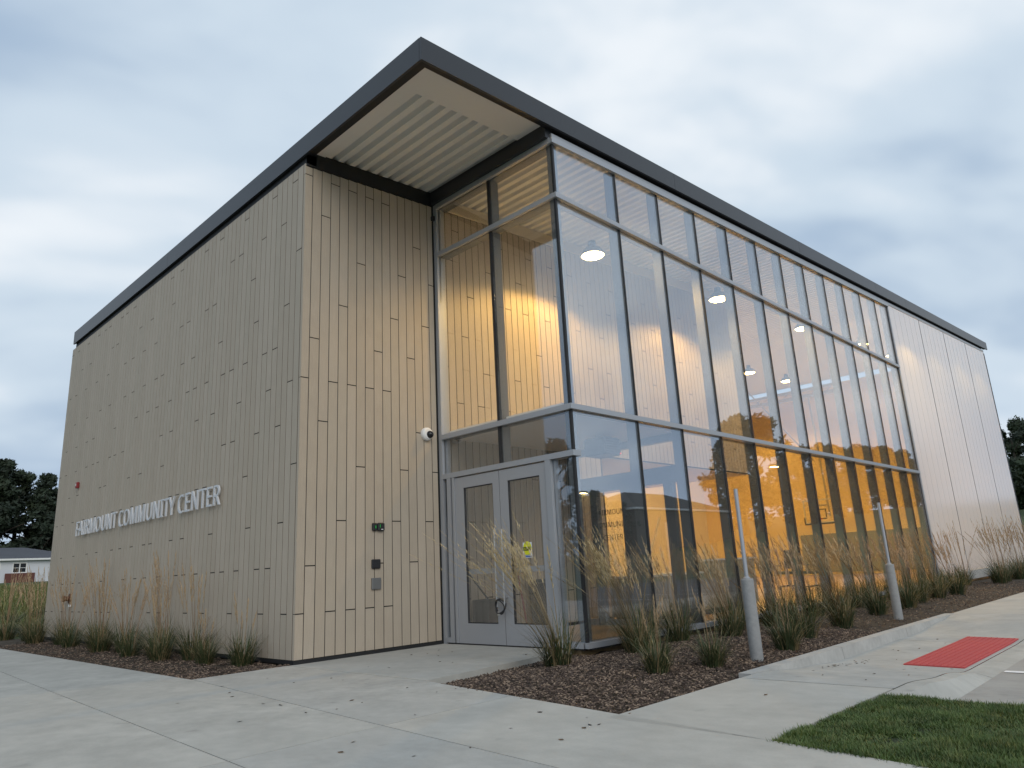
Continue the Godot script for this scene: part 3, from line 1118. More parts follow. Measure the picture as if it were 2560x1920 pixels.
	var s4 := newst()
	bx(s4, -0.20, 0.20, 0.575, 0.58, 0.15, 0.30)
	obj("box_flap", s4, mat(lin(.24, .16, .09), .85), cr)
	var bn := thing("trash_bin", "dark wheeled bin standing inside the right entrance door", "bin", Vector3(1.84, 0.0, -2.25))
	s4 = newst()
	hexa(s4, [Vector3(-.17, .03, .17), Vector3(.17, .03, .17), Vector3(.17, .03, -.17), Vector3(-.17, .03, -.17), Vector3(-.21, .74, .21), Vector3(.21, .74, .21), Vector3(.21, .74, -.21), Vector3(-.21, .74, -.21)])
	obj("bin_body", s4, M.plastic, bn)
	obj("bin_lid", bevelbox(Vector3(.45, .05, .45), .015), mat(lin(.03, .035, .035), .5), bn).position.y = .768
	for d in [["broom", "dark broom leaning on the wood wall behind the left door", Vector3(0.95, 0, -2.2), Vector3(-0.62, 1.05, -0.33), M.plastic], ["mop", "red-handled mop leaning on the wood wall behind the right door", Vector3(1.35, 0, -2.25), Vector3(0.1, 1.25, -0.31), M.red]]:
		var o := thing(d[0], d[1], d[0], d[2])
		s4 = newst()
		bar(s4, Vector3(0, 0.1, 0), d[3], 0.013, 8)
		obj("handle", s4, d[4], o)
		s4 = newst()
		hexa(s4, [Vector3(-.16, 0, .03), Vector3(.16, 0, .03), Vector3(.16, 0, -.03), Vector3(-.16, 0, -.03), Vector3(-.11, .13, .02), Vector3(.11, .13, .02), Vector3(.11, .13, -.02), Vector3(-.11, .13, -.02)])
		obj("bristles", s4, M.desk, o)

	# reception desk
	var dk := thing("reception_desk", "pale reception desk with a raised counter seen through the lower glass", "desk", Vector3(3.3, 0, -1.35))
	s4 = newst()
	bx(s4, 0.0, 3.9, 0.09, 0.72, -0.75, 0.0)
	obj("desk_body", s4, M.desk, dk)
	s4 = newst()
	bx(s4, 0.05, 3.85, 0.0, 0.088, -0.7, -0.05)
	obj("toe_kick", s4, M.plastic, dk)
	s4 = newst()
	bx(s4, -0.03, 1.9, 0.722, 0.757, -0.78, 0.03)
	obj("worktop", s4, M.white, dk)
	s4 = newst()
	bx(s4, 1.9, 3.9, 0.722, 0.93, -0.30, 0.0)
	obj("counter_riser", s4, M.desk, dk)
	s4 = newst()
	bx(s4, 1.86, 3.94, 0.932, 0.965, -0.36, 0.04)
	obj("counter_top", s4, M.white, dk)

	chair(Vector3(13.6, 0, -3.55), 2.6, "black office chair nearest the reception desk, seen through the fourth pane")
	chair(Vector3(13.3, 0, -2.65), -2.2, "black office chair farther right, in front of the dark wall pads")
	backboard()

	var yl := [["large glowing pendant lamp behind the first upper pane at the glass corner", Vector3(2.5, 6.23, -1.28)], ["pendant lamp high behind the fourth upper pane", Vector3(7.05, 6.52, -1.3)],
		["bright pendant lamp behind the eighth upper pane, right of the lamp pair", Vector3(11.6, 6.78, -1.28)], ["small bright pendant lamp behind the tenth pane at the upper rail", Vector3(15.9, 7.12, -1.2)],
		["left lamp of the glowing pair behind the middle panes", Vector3(15.9, 7.08, -4.93)], ["right lamp of the glowing pair behind the middle panes", Vector3(19.0, 7.26, -4.95)],
		["pendant lamp that glows through the translucent panels, nearer the glass", Vector3(19.0, 7.35, -1.2)], ["pendant lamp that glows through the middle translucent panels", Vector3(22.3, 7.55, -1.2)],
		["pendant lamp that glows through the last translucent panel", Vector3(25.2, 7.75, -1.2)], ["pendant lamp in the rear row of the hall, left", Vector3(13.0, 6.9, -9.5)],
		["pendant lamp in the rear row of the hall, middle", Vector3(18.2, 7.2, -9.5)], ["pendant lamp in the rear row of the hall, right", Vector3(23.4, 7.6, -9.0)]]
	for d in yl:
		high_bay(d[1], d[0], 2.6 if d[1].x > 18.5 and d[1].z > -2 else (17.0 if d[1].z < -3 else 7.5))

func chair(at: Vector3, turn: float, label: String) -> void:
	var t := thing("office_chair", label, "chair", at, turn)
	var s := newst()
	for k in 5:
		var a := TAU * k / 5
		var d := Vector3(cos(a), 0, sin(a))
		tube(s, [Vector3(0, 0.12, 0), d * 0.30 + Vector3(0, 0.085, 0)], [0.028, 0.016], 6)
	obj("star_base", s, M.plastic, t)
	for k in 5:
		var a := TAU * k / 5
		var d := Vector3(cos(a), 0, sin(a)) * 0.30
		var w := newst()
		tube(w, [d + Vector3(-sin(a), 0, cos(a)) * .022 + Vector3.UP * .03, d - Vector3(-sin(a), 0, cos(a)) * .022 + Vector3.UP * .03], [.03, .03], 10)
		obj("castor", w, M.plastic, t)
	s = newst()
	bar(s, Vector3(0, 0.1, 0), Vector3(0, 0.43, 0), 0.025)
	obj("gas_column", s, M.steel, t)
	obj("seat", bevelbox(Vector3(0.50, 0.08, 0.48), 0.03), M.plastic, t).position.y = 0.47
	var b := obj("backrest", bevelbox(Vector3(0.46, 0.52, 0.06), 0.025), M.plastic, t)
	b.position = Vector3(0, 0.84, -0.25)
	b.rotation.x = -0.12
	s = newst()
	tube(s, [Vector3(0, .45, -.2), Vector3(0, .52, -.28), Vector3(0, .75, -.27)], [.02, .02, .02], 6)
	obj("back_post", s, M.plastic, t)
	for k in [-1, 1]:
		var ar := newst()
		tube(ar, [Vector3(.25 * k, .47, 0), Vector3(.29 * k, .55, 0), Vector3(.29 * k, .66, 0)], [.015, .015, .015], 6)
		bx(ar, .29 * k - .035, .29 * k + .035, .66, .69, -.14, .12)
		obj("armrest", ar, M.plastic, t)

func backboard() -> void:
	var t := thing("basketball_backboard", "glass basketball backboard with an orange hoop hung in the hall", "basketball hoop", Vector3(25.4, 0, -6.95))
	var fr := mat(lin(.5, .48, .42), .4)
	var s := newst()
	for r in [[2.22, 2.29, -.72, .72], [3.21, 3.27, -.72, .72], [2.29, 3.21, -.72, -.67], [2.29, 3.21, .67, .72]]:
		bx(s, -.03, .03, r[0], r[1], r[2], r[3])
	obj("board_frame", s, fr, t)
	s = newst()
	bx(s, -.006, .006, 2.29, 3.21, -.67, .67)
	obj("glass_pane", s, M.glass, t)
	s = newst()
	bx(s, -.045, .045, 2.17, 2.24, -.74, .74)
	bx(s, -.045, .045, 2.24, 2.5, -.75, -.70)
	bx(s, -.045, .045, 2.24, 2.5, .70, .75)
	obj("edge_padding", s, mat(lin(.03, .03, .05), .6), t)
	s = newst()
	for r in [[2.40, 2.44, -.26, .26], [2.80, 2.84, -.26, .26], [2.44, 2.80, -.26, -.22], [2.44, 2.80, .22, .26]]:
		bx(s, -.013, -.008, r[0], r[1], r[2], r[3])
	obj("target_square", s, M.plastic, t)
	s = newst()
	var pts := []
	var rr := []
	for k in 25:
		var a := TAU * k / 24
		pts.append(Vector3(-.33 + .2 * cos(a), 2.42, .2 * sin(a)))
		rr.append(.011)
	tube(s, pts, rr, 6, false)
	bx(s, -.14, -.03, 2.38, 2.43, -.06, .06)
	obj("rim", s, mat(lin(.55, .10, .02), .5), t)
	var pole := mat(lin(.34, .30, .20), .45)
	s = newst()
	for z in [-.35, .35]:
		bar(s, Vector3(.12, 2.5, z), Vector3(.12, 7.9, z * .6), .045)
	bar(s, Vector3(.12, 3.0, -.35), Vector3(.12, 3.0, .35), .035)
	bar(s, Vector3(.03, 2.6, -.3), Vector3(.12, 2.6, -.35), .03)
	bar(s, Vector3(.03, 2.6, .3), Vector3(.12, 2.6, .35), .03)
	obj("support_mast", s, pole, t)
	s = newst()
	bar(s, Vector3(.12, 5.0, 0), Vector3(-3.2, 8.1, -1.2), .03)
	obj("brace", s, pole, t)
	var tr := thing("ceiling_truss", "pale lit steel truss of the hoop frame under the roof", "truss", Vector3(22, 0, -6.6))
	for r in [[7.12, .07], [7.42, .05]]:
		s = newst()
		bx(s, -.05, .05, r[0], r[0] + r[1] * 2, -2.4, 2.4)
		obj("truss_chord", s, pole, tr)
	for k in 8:
		s = newst()
		var z := -2.3 + k * .6
		bar(s, Vector3(0, 7.2, z), Vector3(0, 7.45, z + .3), .018, 6)
		obj("truss_web", s, pole, tr)
	s = newst()
	for z in [-2.2, 2.2]:
		bar(s, Vector3(0, 7.5, z), Vector3(0, 8.5, z), .015, 6)
	obj("hanger_rod", s, M.steel, tr)

# ------------------------------------------------------------------ things fixed to the walls
func fixtures() -> void:
	# raised letters on the front wall
	var S := thing("wall_sign", "raised white letters FAIRMOUNT COMMUNITY CENTER on the plank wall", "sign", Vector3(-2.365, 2.10, -11.70))
	var f := SystemFont.new()
	f.font_names = PackedStringArray(["Droid Sans"])
	var cap := 0.295
	var ps := cap / (64 * 0.714)
	var what := "FAIRMOUNT COMMUNITY CENTER"
	var total := 0.0
	for c in what:
		total += f.get_string_size(c, HORIZONTAL_ALIGNMENT_LEFT, -1, 64).x * ps
	var stretch := 6.98 / total
	var z := 0.0
	var pins := newst()
	for c in what:
		var w: float = f.get_string_size(c, HORIZONTAL_ALIGNMENT_LEFT, -1, 64).x * ps * stretch
		if c != " ":
			var t := TextMesh.new()
			t.font = f
			t.font_size = 64
			t.text = c
			t.depth = 0.024
			t.pixel_size = ps
			t.horizontal_alignment = HORIZONTAL_ALIGNMENT_CENTER
			var o := inst("letter", t, M.letter, S)
			o.rotation.y = -PI / 2
			o.scale = Vector3(stretch, 1, 1)
			var lo := t.get_aabb()
			o.position = Vector3(-0.045, -lo.position.y if c not in "OUC" else -lo.position.y - 0.006, z + w / 2)
			for y in [0.05, 0.24]:
				bar(pins, Vector3(0, y, z + w * .4), Vector3(-0.035, y, z + w * .4), 0.006, 5)
		z += w
	obj("letter_pin", pins, M.steel, S)

	# dome camera
	var c := thing("dome_camera", "white dome security camera on the plank wall above the door height", "camera", Vector3(-0.285, 2.985, -2.578))
	var s := newst()
	lathe(s, [Vector2(0.0, 0.0), Vector2(0.098, 0.0), Vector2(0.10, 0.02), Vector2(0.094, 0.05), Vector2(0.075, 0.07), Vector2(0.0, 0.075)], 24)
	obj("camera_housing", s, M.white, c).rotation.x = PI / 2
	s = newst()
	var prof := []
	for k in 8:
		prof.append(Vector2(0.058 * cos(k * PI / 14), 0.062 * sin(k * PI / 14)))
	lathe(s, prof, 20)
	var dm := obj("dome_lens", s, mat(lin(.01, .01, .012), .08), c)
	dm.position = Vector3(0.018, -0.012, 0.066)
	dm.rotation.x = PI / 2
	# card readers and plates
	var cr := thing("card_reader", "black card reader with small green lights on the plank wall beside the doors", "card reader", Vector3(-1.165, 1.62, -2.578))
	var a := obj("reader_body", bevelbox(Vector3(.075, .105, .035), .008), M.plastic, cr)
	a.position = Vector3(-.055, 0, .0175)
	a = obj("keypad_body", bevelbox(Vector3(.11, .11, .05), .012), M.plastic, cr)
	a.position = Vector3(.04, 0, .025)
	var gl := mat(lin(.02, .5, .08), .4)
	gl.emission_enabled = true
	gl.emission = Color(.05, 1, .2)
	gl.emission_energy_multiplier = 0.12
	s = newst()
	bx(s, -.052, -.044, -.02, .015, .035, .037)
	bx(s, .012, .018, -.01, .03, .050, .052)
	obj("indicator_light", s, gl, cr)
	s = newst()
	bx(s, .03, .06, -.04, -.03, .050, .052)
	obj("reader_mark", s, M.white, cr)
	var p1 := thing("intercom_plate", "square black intercom plate on the plank wall above the grey push plate", "intercom", Vector3(-1.197, 1.131, -2.578))
	a = obj("plate", bevelbox(Vector3(.138, .122, .03), .008), M.plastic, p1)
	a.position.z = .015
	var p2 := thing("push_plate", "square brushed grey door push plate, lowest on the plank wall", "push plate", Vector3(-1.194, 0.876, -2.578))
	a = obj("plate", bevelbox(Vector3(.148, .15, .03), .006), mat(lin(.22, .22, .215), .4, .5), p2)
	a.position.z = .015
	var bk := thing("wall_sensor", "small black sensor box at the top of the plank wall beside the glass", "sensor", Vector3(-0.045, 6.60, -2.56))
	obj("sensor_case", bevelbox(Vector3(.09, .085, .07), .008), M.plastic, bk)
	var al := thing("fire_alarm", "small red fire alarm horn high on the lettered wall near its far end", "alarm", Vector3(-2.366, 3.21, -11.965))
	a = obj("alarm_case", bevelbox(Vector3(.06, .13, .10), .01), M.red, al)
	a.position.x = -.03
	s = newst()
	bx(s, -.063, -.06, -.015, .035, -.02, .02)
	obj("alarm_strobe", s, M.white, al)
	var fd := thing("fire_connection", "brass hose connection with a white tag low on the lettered wall", "hose connection", Vector3(-2.366, 0.84, -11.8))
	s = newst()
	lathe(s, [Vector2(0, 0), Vector2(.10, 0), Vector2(.10, .015), Vector2(.05, .02), Vector2(.05, .09), Vector2(.065, .095), Vector2(.065, .14), Vector2(0, .14)], 16)
	obj("connection", s, mat(lin(.16, .075, .045), .5, .4), fd).rotation.z = PI / 2
	s = newst()
	bx(s, -.05, -.02, -.16, -.12, .12, .22)
	obj("connection_tag", s, M.white, fd)

	# posts in the planting bed
	for q in [[0.20, 2.01, "grey pole standing on a thick concrete-filled base, nearer the doors"], [5.0, 1.90, "grey pole standing on a thick concrete-filled base, farther along the bed"]]:
		var t := thing("bollard_pole", q[2], "post", Vector3(q[0], -0.03, q[1]))
		s = newst()
		lathe(s, [Vector2(.064, -.1), Vector2(.064, .772), Vector2(.058, .785), Vector2(.0, .79)], 24)
		obj("bollard", s, M.galv, t)
		s = newst()
		tube(s, [Vector3(0, .78, 0), Vector3(0, 1.71, 0)], [.021, .021], 12)
		lathe(s, [Vector2(.034, .788), Vector2(.034, .797), Vector2(.021, .806)], 16)
		obj("pole", s, M.alu, t)

# ------------------------------------------------------------------ plants
func blade(V: PackedVector3Array, N: PackedVector3Array, C: PackedColorArray, I: PackedInt32Array, pts: Array, w: float, col: Color, tip: Color) -> void:
	var n0 := V.size()
	var d: Vector3 = pts[-1] - pts[0]
	var side := d.cross(Vector3.UP).normalized()
	if side.length() < 0.5:
		side = Vector3.RIGHT
	for i in pts.size():
		var t := float(i) / (pts.size() - 1)
		var ww := w * (1.0 - t * t) + 0.0006
		V.append(pts[i] - side * ww)
		V.append(pts[i] + side * ww)
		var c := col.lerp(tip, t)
		C.append(c)
		C.append(c)
	for i in pts.size() - 1:
		var k := n0 + i * 2
		for q in [k, k + 1, k + 3, k, k + 3, k + 2]:
			I.append(q)

func to_mesh(V: PackedVector3Array, N: PackedVector3Array, C: PackedColorArray, I: PackedInt32Array) -> ArrayMesh:
	var arr := []
	arr.resize(Mesh.ARRAY_MAX)
	arr[Mesh.ARRAY_VERTEX] = V
	if N.size() == V.size():
		arr[Mesh.ARRAY_NORMAL] = N
	arr[Mesh.ARRAY_COLOR] = C
	arr[Mesh.ARRAY_INDEX] = I
	var m := ArrayMesh.new()
	m.add_surface_from_arrays(Mesh.PRIMITIVE_TRIANGLES, arr)
	return m

# feather reed grass: [foliage, seed stalks]
func reed(sd: int, lean: Vector3, tall: float, stalks: int, blades: int, warm: float) -> Array:
	var r := RandomNumberGenerator.new()
	r.seed = sd
	var V := PackedVector3Array()
	var N := PackedVector3Array()
	var C := PackedColorArray()
	var I := PackedInt32Array()
	for k in blades:
		var a := r.randf() * TAU
		var d := Vector3(cos(a), 0, sin(a))
		var b := d * sqrt(r.randf()) * 0.13
		var L := r.randf_range(0.20, 0.74)
		var out := r.randf_range(0.12, 0.80) * L
		var twist := Vector3(-d.z, 0, d.x) * r.randf_range(-0.32, 0.32) * L
		var droop := r.randf_range(0.05, 0.62) * L * (1.0 if out > 0.3 * L else 0.3)
		var pts := []
		for i in 6:
			var t := i / 5.0
			pts.append(b + d * out * pow(t, 1.5) + twist * t * t + Vector3.UP * (L * t - droop * t * t * t - 0.03) + lean * 0.12 * t * t)
		var g := r.randf()
		var dry := r.randf() < lerpf(0.38, 0.12, warm)
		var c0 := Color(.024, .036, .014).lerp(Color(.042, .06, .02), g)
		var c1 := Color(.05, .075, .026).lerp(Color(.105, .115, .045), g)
		if dry:
			c0 = Color(.17, .125, .06)
			c1 = Color(.33, .26, .14)
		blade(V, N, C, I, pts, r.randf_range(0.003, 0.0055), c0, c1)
	var fol := to_mesh(V, N, C, I)
	V = PackedVector3Array()
	N = PackedVector3Array()
	C = PackedColorArray()
	I = PackedInt32Array()
	for k in stalks:
		var a := r.randf() * TAU
		var d := Vector3(cos(a), 0, sin(a))
		var b := d * sqrt(r.randf()) * 0.09
		var H := tall * r.randf_range(0.72, 1.08)
		var own := d * r.randf_range(0.02, 0.24) + lean * r.randf_range(0.65, 1.25)
		if r.randf() < 0.14:
			own += d * r.randf_range(0.3, 0.9)
		var pts := []
		for i in 8:
			var t := i / 7.0
			pts.append(b + own * pow(t, 1.55) * H * 0.75 + Vector3.UP * H * (t - 0.10 * own.length() * t * t))
		var tone := r.randf()
		var sc := Color(.24, .165, .085).lerp(Color(.36, .28, .155), tone).lerp(Color(.26, .14, .08), warm)
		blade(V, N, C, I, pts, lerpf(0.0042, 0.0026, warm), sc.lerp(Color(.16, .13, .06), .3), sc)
		# plume: many short awns round the last third
		var pc := Color(.46, .355, .19).lerp(Color(.60, .49, .29), tone).lerp(Color(.36, .235, .15), warm)
		var tip: Vector3 = pts[7]
		var low: Vector3 = pts[5].lerp(pts[4], .3)
		var ax := (tip - low)
		for q in 24:
			var t := q / 23.0
			var o: Vector3 = low + ax * t
			var sd3 := Vector3(r.randf_range(-1, 1), r.randf_range(-.2, .2), r.randf_range(-1, 1)).normalized()
			var wv := lerpf(0.028, 0.017, warm) * sin(PI * clampf(t * 0.9 + 0.1, 0, 1)) + 0.004
			blade(V, N, C, I, [o, o + sd3 * wv * 0.6 + ax.normalized() * 0.022, o + sd3 * wv * 0.9 + ax.normalized() * 0.055], lerpf(0.0056, 0.0038, warm), pc, pc * 1.05)
	return [fol, to_mesh(V, N, C, I)]

func ordinal(i: int) -> String:
	return ["first", "second", "third", "fourth", "fifth", "sixth", "seventh", "eighth", "ninth", "tenth", "eleventh", "twelfth", "thirteenth", "fourteenth", "fifteenth", "sixteenth", "seventeenth", "eighteenth", "nineteenth", "twentieth"][i]

func grasses() -> void:
	var gm := leafy(1, 1, 1)
	gm.roughness = 0.6
	var sm := leafy(1, 1, 1)
	sm.backlight = Color(.4, .35, .25)
	var left := Vector3(-0.69, 0, -0.72)
	var kinds := [reed(1, left * 0.66, 1.55, 66, 240, 0.0), reed(2, left * 0.52, 1.5, 46, 250, 0.0), reed(3, left * 0.36, 1.30, 19, 260, 0.35), reed(4, left * 0.22, 1.25, 16, 260, 0.7),
		reed(5, left * 0.16, 1.45, 18, 320, 0.6), reed(6, Vector3(-.1, 0, .08), 1.36, 13, 340, 0.55), reed(7, Vector3.ZERO, 1.0, 5, 330, 0.5), reed(8, left * 0.2, 1.3, 9, 260, 0.7), reed(9, Vector3(.1, 0, -.12), 1.2, 8, 380, 0.5)]
	var lists := [
		["tall feathery grass clump, %s from the doors along the foot of the glass front", [[-1.04, 0.42, 0, 1.0], [0.14, 0.60, 1, 1.0], [0.68, 0.34, 2, 0.95], [1.29, 0.42, 2, 1.0], [1.95, 0.80, 2, 0.9], [2.7, 0.45, 2, 1.0], [3.5, 0.65, 2, 0.95], [4.3, 0.5, 2, 1.0], [5.1, 0.6, 2, 1.05], [6.2, 0.55, 2, 1.0], [7.1, 0.6, 2, 1.05], [8.0, 0.5, 2, 1.0], [9.2, 0.6, 3, 1.0], [10.5, 0.6, 3, 1.0], [11.8, 0.6, 2, 1.05], [13.2, 0.6, 3, 1.05], [14.6, 0.6, 4, 1.05]]],
		["green and tan grass clump, %s from the doors in the kerb-side row of the mulch bed", [[-1.0, 1.62, 6, 0.75], [-0.40, 1.86, 6, 0.72], [1.05, 1.95, 3, 0.85], [2.14, 1.69, 3, 0.95], [3.67, 1.57, 2, 0.95], [5.66, 1.40, 3, 0.95], [7.0, 1.45, 3, 1.0], [8.4, 1.25, 3, 1.0], [9.6, 1.25, 6, 1.0], [10.9, 1.3, 3, 1.0]]],
		["reddish tan grass clump, %s in the row before the pale translucent panels", [[15.5, 1.2, 4, 1.1], [16.6, 1.1, 4, 1.1], [17.9, 1.2, 4, 1.15], [19.3, 1.1, 4, 1.15], [20.7, 1.2, 4, 1.2], [22.2, 1.1, 4, 1.2], [24.0, 1.2, 4, 1.2]]],
		["brown-stemmed grass clump, %s from the building corner in front of the lettered wall", [[-2.62, -3.38, 6, 0.86], [-2.74, -4.18, 6, 0.74], [-2.60, -4.88, 5, 0.98], [-2.88, -5.35, 8, 0.9], [-2.58, -6.15, 4, 1.02], [-2.86, -6.6, 7, 0.86], [-2.62, -7.55, 5, 0.94], [-2.82, -8.1, 8, 0.95], [-2.58, -9.1, 4, 1.03], [-2.75, -10.0, 7, 0.95], [-2.6, -11.1, 4, 1.0], [-2.8, -12.3, 8, 1.05], [-2.6, -13.6, 4, 1.05], [-2.8, -14.8, 5, 1.1]]],
		["hazy straw-coloured grass clump, %s behind the far end of the lettered wall", [[-1.6, -16.0, 5, 1.1], [-0.4, -17.2, 8, 1.15], [-2.2, -17.6, 5, 1.1], [0.7, -18.6, 8, 1.15], [-1.0, -19.2, 5, 1.1]]]]
	rng.seed = 42
	for l in lists:
		var i := 0
		for p in l[1]:
			var k: int = p[2]
			var t := thing("reed_grass", l[0] % ordinal(i), "ornamental grass", Vector3(p[0], -0.05 if p[1] > -15 else land_y(p[0], p[1]), p[1]), rng.randf_range(-0.25, 0.25) if k < 5 else rng.randf() * TAU, "ornamental grass clumps in the planting beds")
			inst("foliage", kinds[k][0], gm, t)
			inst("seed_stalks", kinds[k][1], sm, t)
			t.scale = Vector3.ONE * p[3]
			i += 1

# a crown of leaf-sized faces in uneven clumps
func crown_mesh(sd: int, h: float, rad: float, n: int, size: float, low: float, c0: Color, c1: Color, pointed: float) -> ArrayMesh:
	var r := RandomNumberGenerator.new()
	r.seed = sd
	var V := PackedVector3Array()
	var N := PackedVector3Array()
	var C := PackedColorArray()
	var I := PackedInt32Array()
	var cl := []
	for i in 46:
		var t := pow(r.randf(), 0.8)
		var y := lerpf(low, 0.97, t) * h
		var w := rad * (sin(PI * clampf(0.12 + t * 0.80, 0, 1)) if pointed < 0.5 else (1.0 - t) * 0.95 + 0.1)
		var a := r.randf() * TAU
		var q := sqrt(r.randf()) * w
		cl.append([Vector3(cos(a) * q, y, sin(a) * q), rad * r.randf_range(0.16, 0.36) * (1.15 - 0.5 * t), r.randf()])
	for i in n:
		var c = cl[r.randi() % cl.size()]
		var d := Vector3(r.randfn(), r.randfn() * 0.8, r.randfn()).normalized()
		var p: Vector3 = c[0] + d * c[1] * pow(r.randf(), 0.45)
		var u := Vector3(r.randfn(), r.randfn(), r.randfn()).normalized()
		var nn := (d + u * 0.8 + Vector3.UP * 0.3).normalized()
		var s := u.cross(nn).normalized() * size * r.randf_range(0.5, 1.0)
		var e := nn.cross(s).normalized() * size * r.randf_range(0.6, 1.2)
		var k := V.size()
		for v in [p - s * .5, p - e, p + s * .5, p + e]:
			V.append(v)
			N.append(nn)
			C.append(c0.lerp(c1, clampf(c[2] * .6 + r.randf() * .4, 0, 1)))
		for q in ([k, k + 2, k + 1, k, k + 3, k + 2] if (V[k + 1] - V[k]).cross(V[k + 2] - V[k]).dot(nn) > 0 else [k, k + 1, k + 2, k, k + 2, k + 3]):
			I.append(q)
	return to_mesh(V, N, C, I)

func trunk_mesh(sd: int, h: float, rad: float) -> ArrayMesh:
	var r := RandomNumberGenerator.new()
	r.seed = sd
	var st := newst()
	var bend := Vector3(r.randf_range(-.3, .3), 0, r.randf_range(-.3, .3))
	tube(st, [Vector3(0, -.3, 0), Vector3(0, h * .2, 0), bend * .5 + Vector3(0, h * .5, 0), bend + Vector3(0, h * .85, 0)], [h * .03, h * .022, h * .015, h * .004], 8)
	for k in 9:
		var t := lerpf(.25, .75, k / 9.0)
		var a := k * 2.4
		var o := bend * t + Vector3(0, h * t, 0)
		var d := Vector3(cos(a), .55, sin(a)) * rad * .75 * (1.1 - t * .6)
		tube(st, [o, o + d * .5 + Vector3.UP * .1, o + d], [h * .009, h * .006, h * .002], 6)
	return st.commit()

func trees() -> void:
	var bark := mat(lin(.07, .055, .04), .9)
	var lm := leafy(1, 1, 1)
	lm.backlight = Color(.22, .25, .12)
	var kinds := []
	# 12 m tall models, scaled where they stand
	kinds.append([crown_mesh(101, 12, 4.3, 8000, 0.33, 0.06, Color(.012, .021, .010), Color(.030, .045, .018), 0), trunk_mesh(1, 12, 4.3)])
	kinds.append([crown_mesh(102, 12, 3.4, 8000, 0.31, 0.05, Color(.011, .020, .011), Color(.026, .041, .018), 1), trunk_mesh(2, 12, 3.4)])
	kinds.append([crown_mesh(103, 12, 5.0, 8000, 0.35, 0.08, Color(.014, .026, .010), Color(.036, .054, .020), 0), trunk_mesh(3, 12, 5.0)])
	kinds.append([crown_mesh(104, 12, 4.6, 5000, 0.42, 0.15, Color(.013, .023, .010), Color(.034, .048, .02), 0), trunk_mesh(4, 12, 4.6)])
	var lists := [
		["tall dark tree behind the white house, %s from the left", [[4.6, -90, 1, 1.12], [7.4, -88, 0, 1.05], [10.0, -87, 1, 1.07], [12.2, -90, 0, 1.0], [13.9, -86, 1, 0.95], [15.6, -88, 0, 0.83], [18.3, -90, 2, 0.8]], "trees behind the white house"],
		["dark tree on the rise past the translucent panels, %s from the glass", [[71, -2.6, 2, 0.72], [78, -5.5, 0, 0.75], [86, -9, 2, 0.8]], "trees past the far end of the building"],
		["tree across the parking lot mirrored in the glass front, %s from the left", [[35.5, 31, 0, 0.46], [38.2, 30, 3, 0.5], [40.5, 31, 0, 0.38], [43.5, 32, 3, 0.36], [46.5, 33, 0, 0.42], [68.5, 32, 3, 0.98], [73.5, 32.5, 3, 1.18], [79.5, 31, 0, 0.74], [84.5, 31, 2, 0.80], [91, 31, 3, 0.86], [98, 32, 0, 0.85], [105.5, 32, 2, 0.85], [114, 32, 3, 0.86], [124, 33, 0, 0.88], [135, 34, 2, 0.9], [148, 36, 3, 0.9]], "trees across the parking lot"],
		["lone tree on the lawn, mirrored in the entrance glass, %s in its row", [[-14, -60, 2, 1.0], [-21, -56, 0, 0.95], [-27, -52, 2, 1.0], [-33, -48, 0, 1.0], [-39, -44, 2, 1.05], [-45, -39, 0, 1.0], [-51, -34, 2, 1.05], [-57, -28, 0, 1.0], [-62, -21, 2, 1.0]], "trees on the lawn to the left"]]
	for l in lists:
		var i := 0
		for p in l[1]:
			var t := thing("tree", l[0] % ordinal(i), "tree", Vector3(p[0], land_y(p[0], p[1]) - .1, p[1]), p[0] * 1.7, l[2])
			inst("trunk", kinds[p[2]][1], bark, t)
			inst("crown", kinds[p[2]][0], lm, t)
			t.scale = Vector3.ONE * p[3]
			i += 1

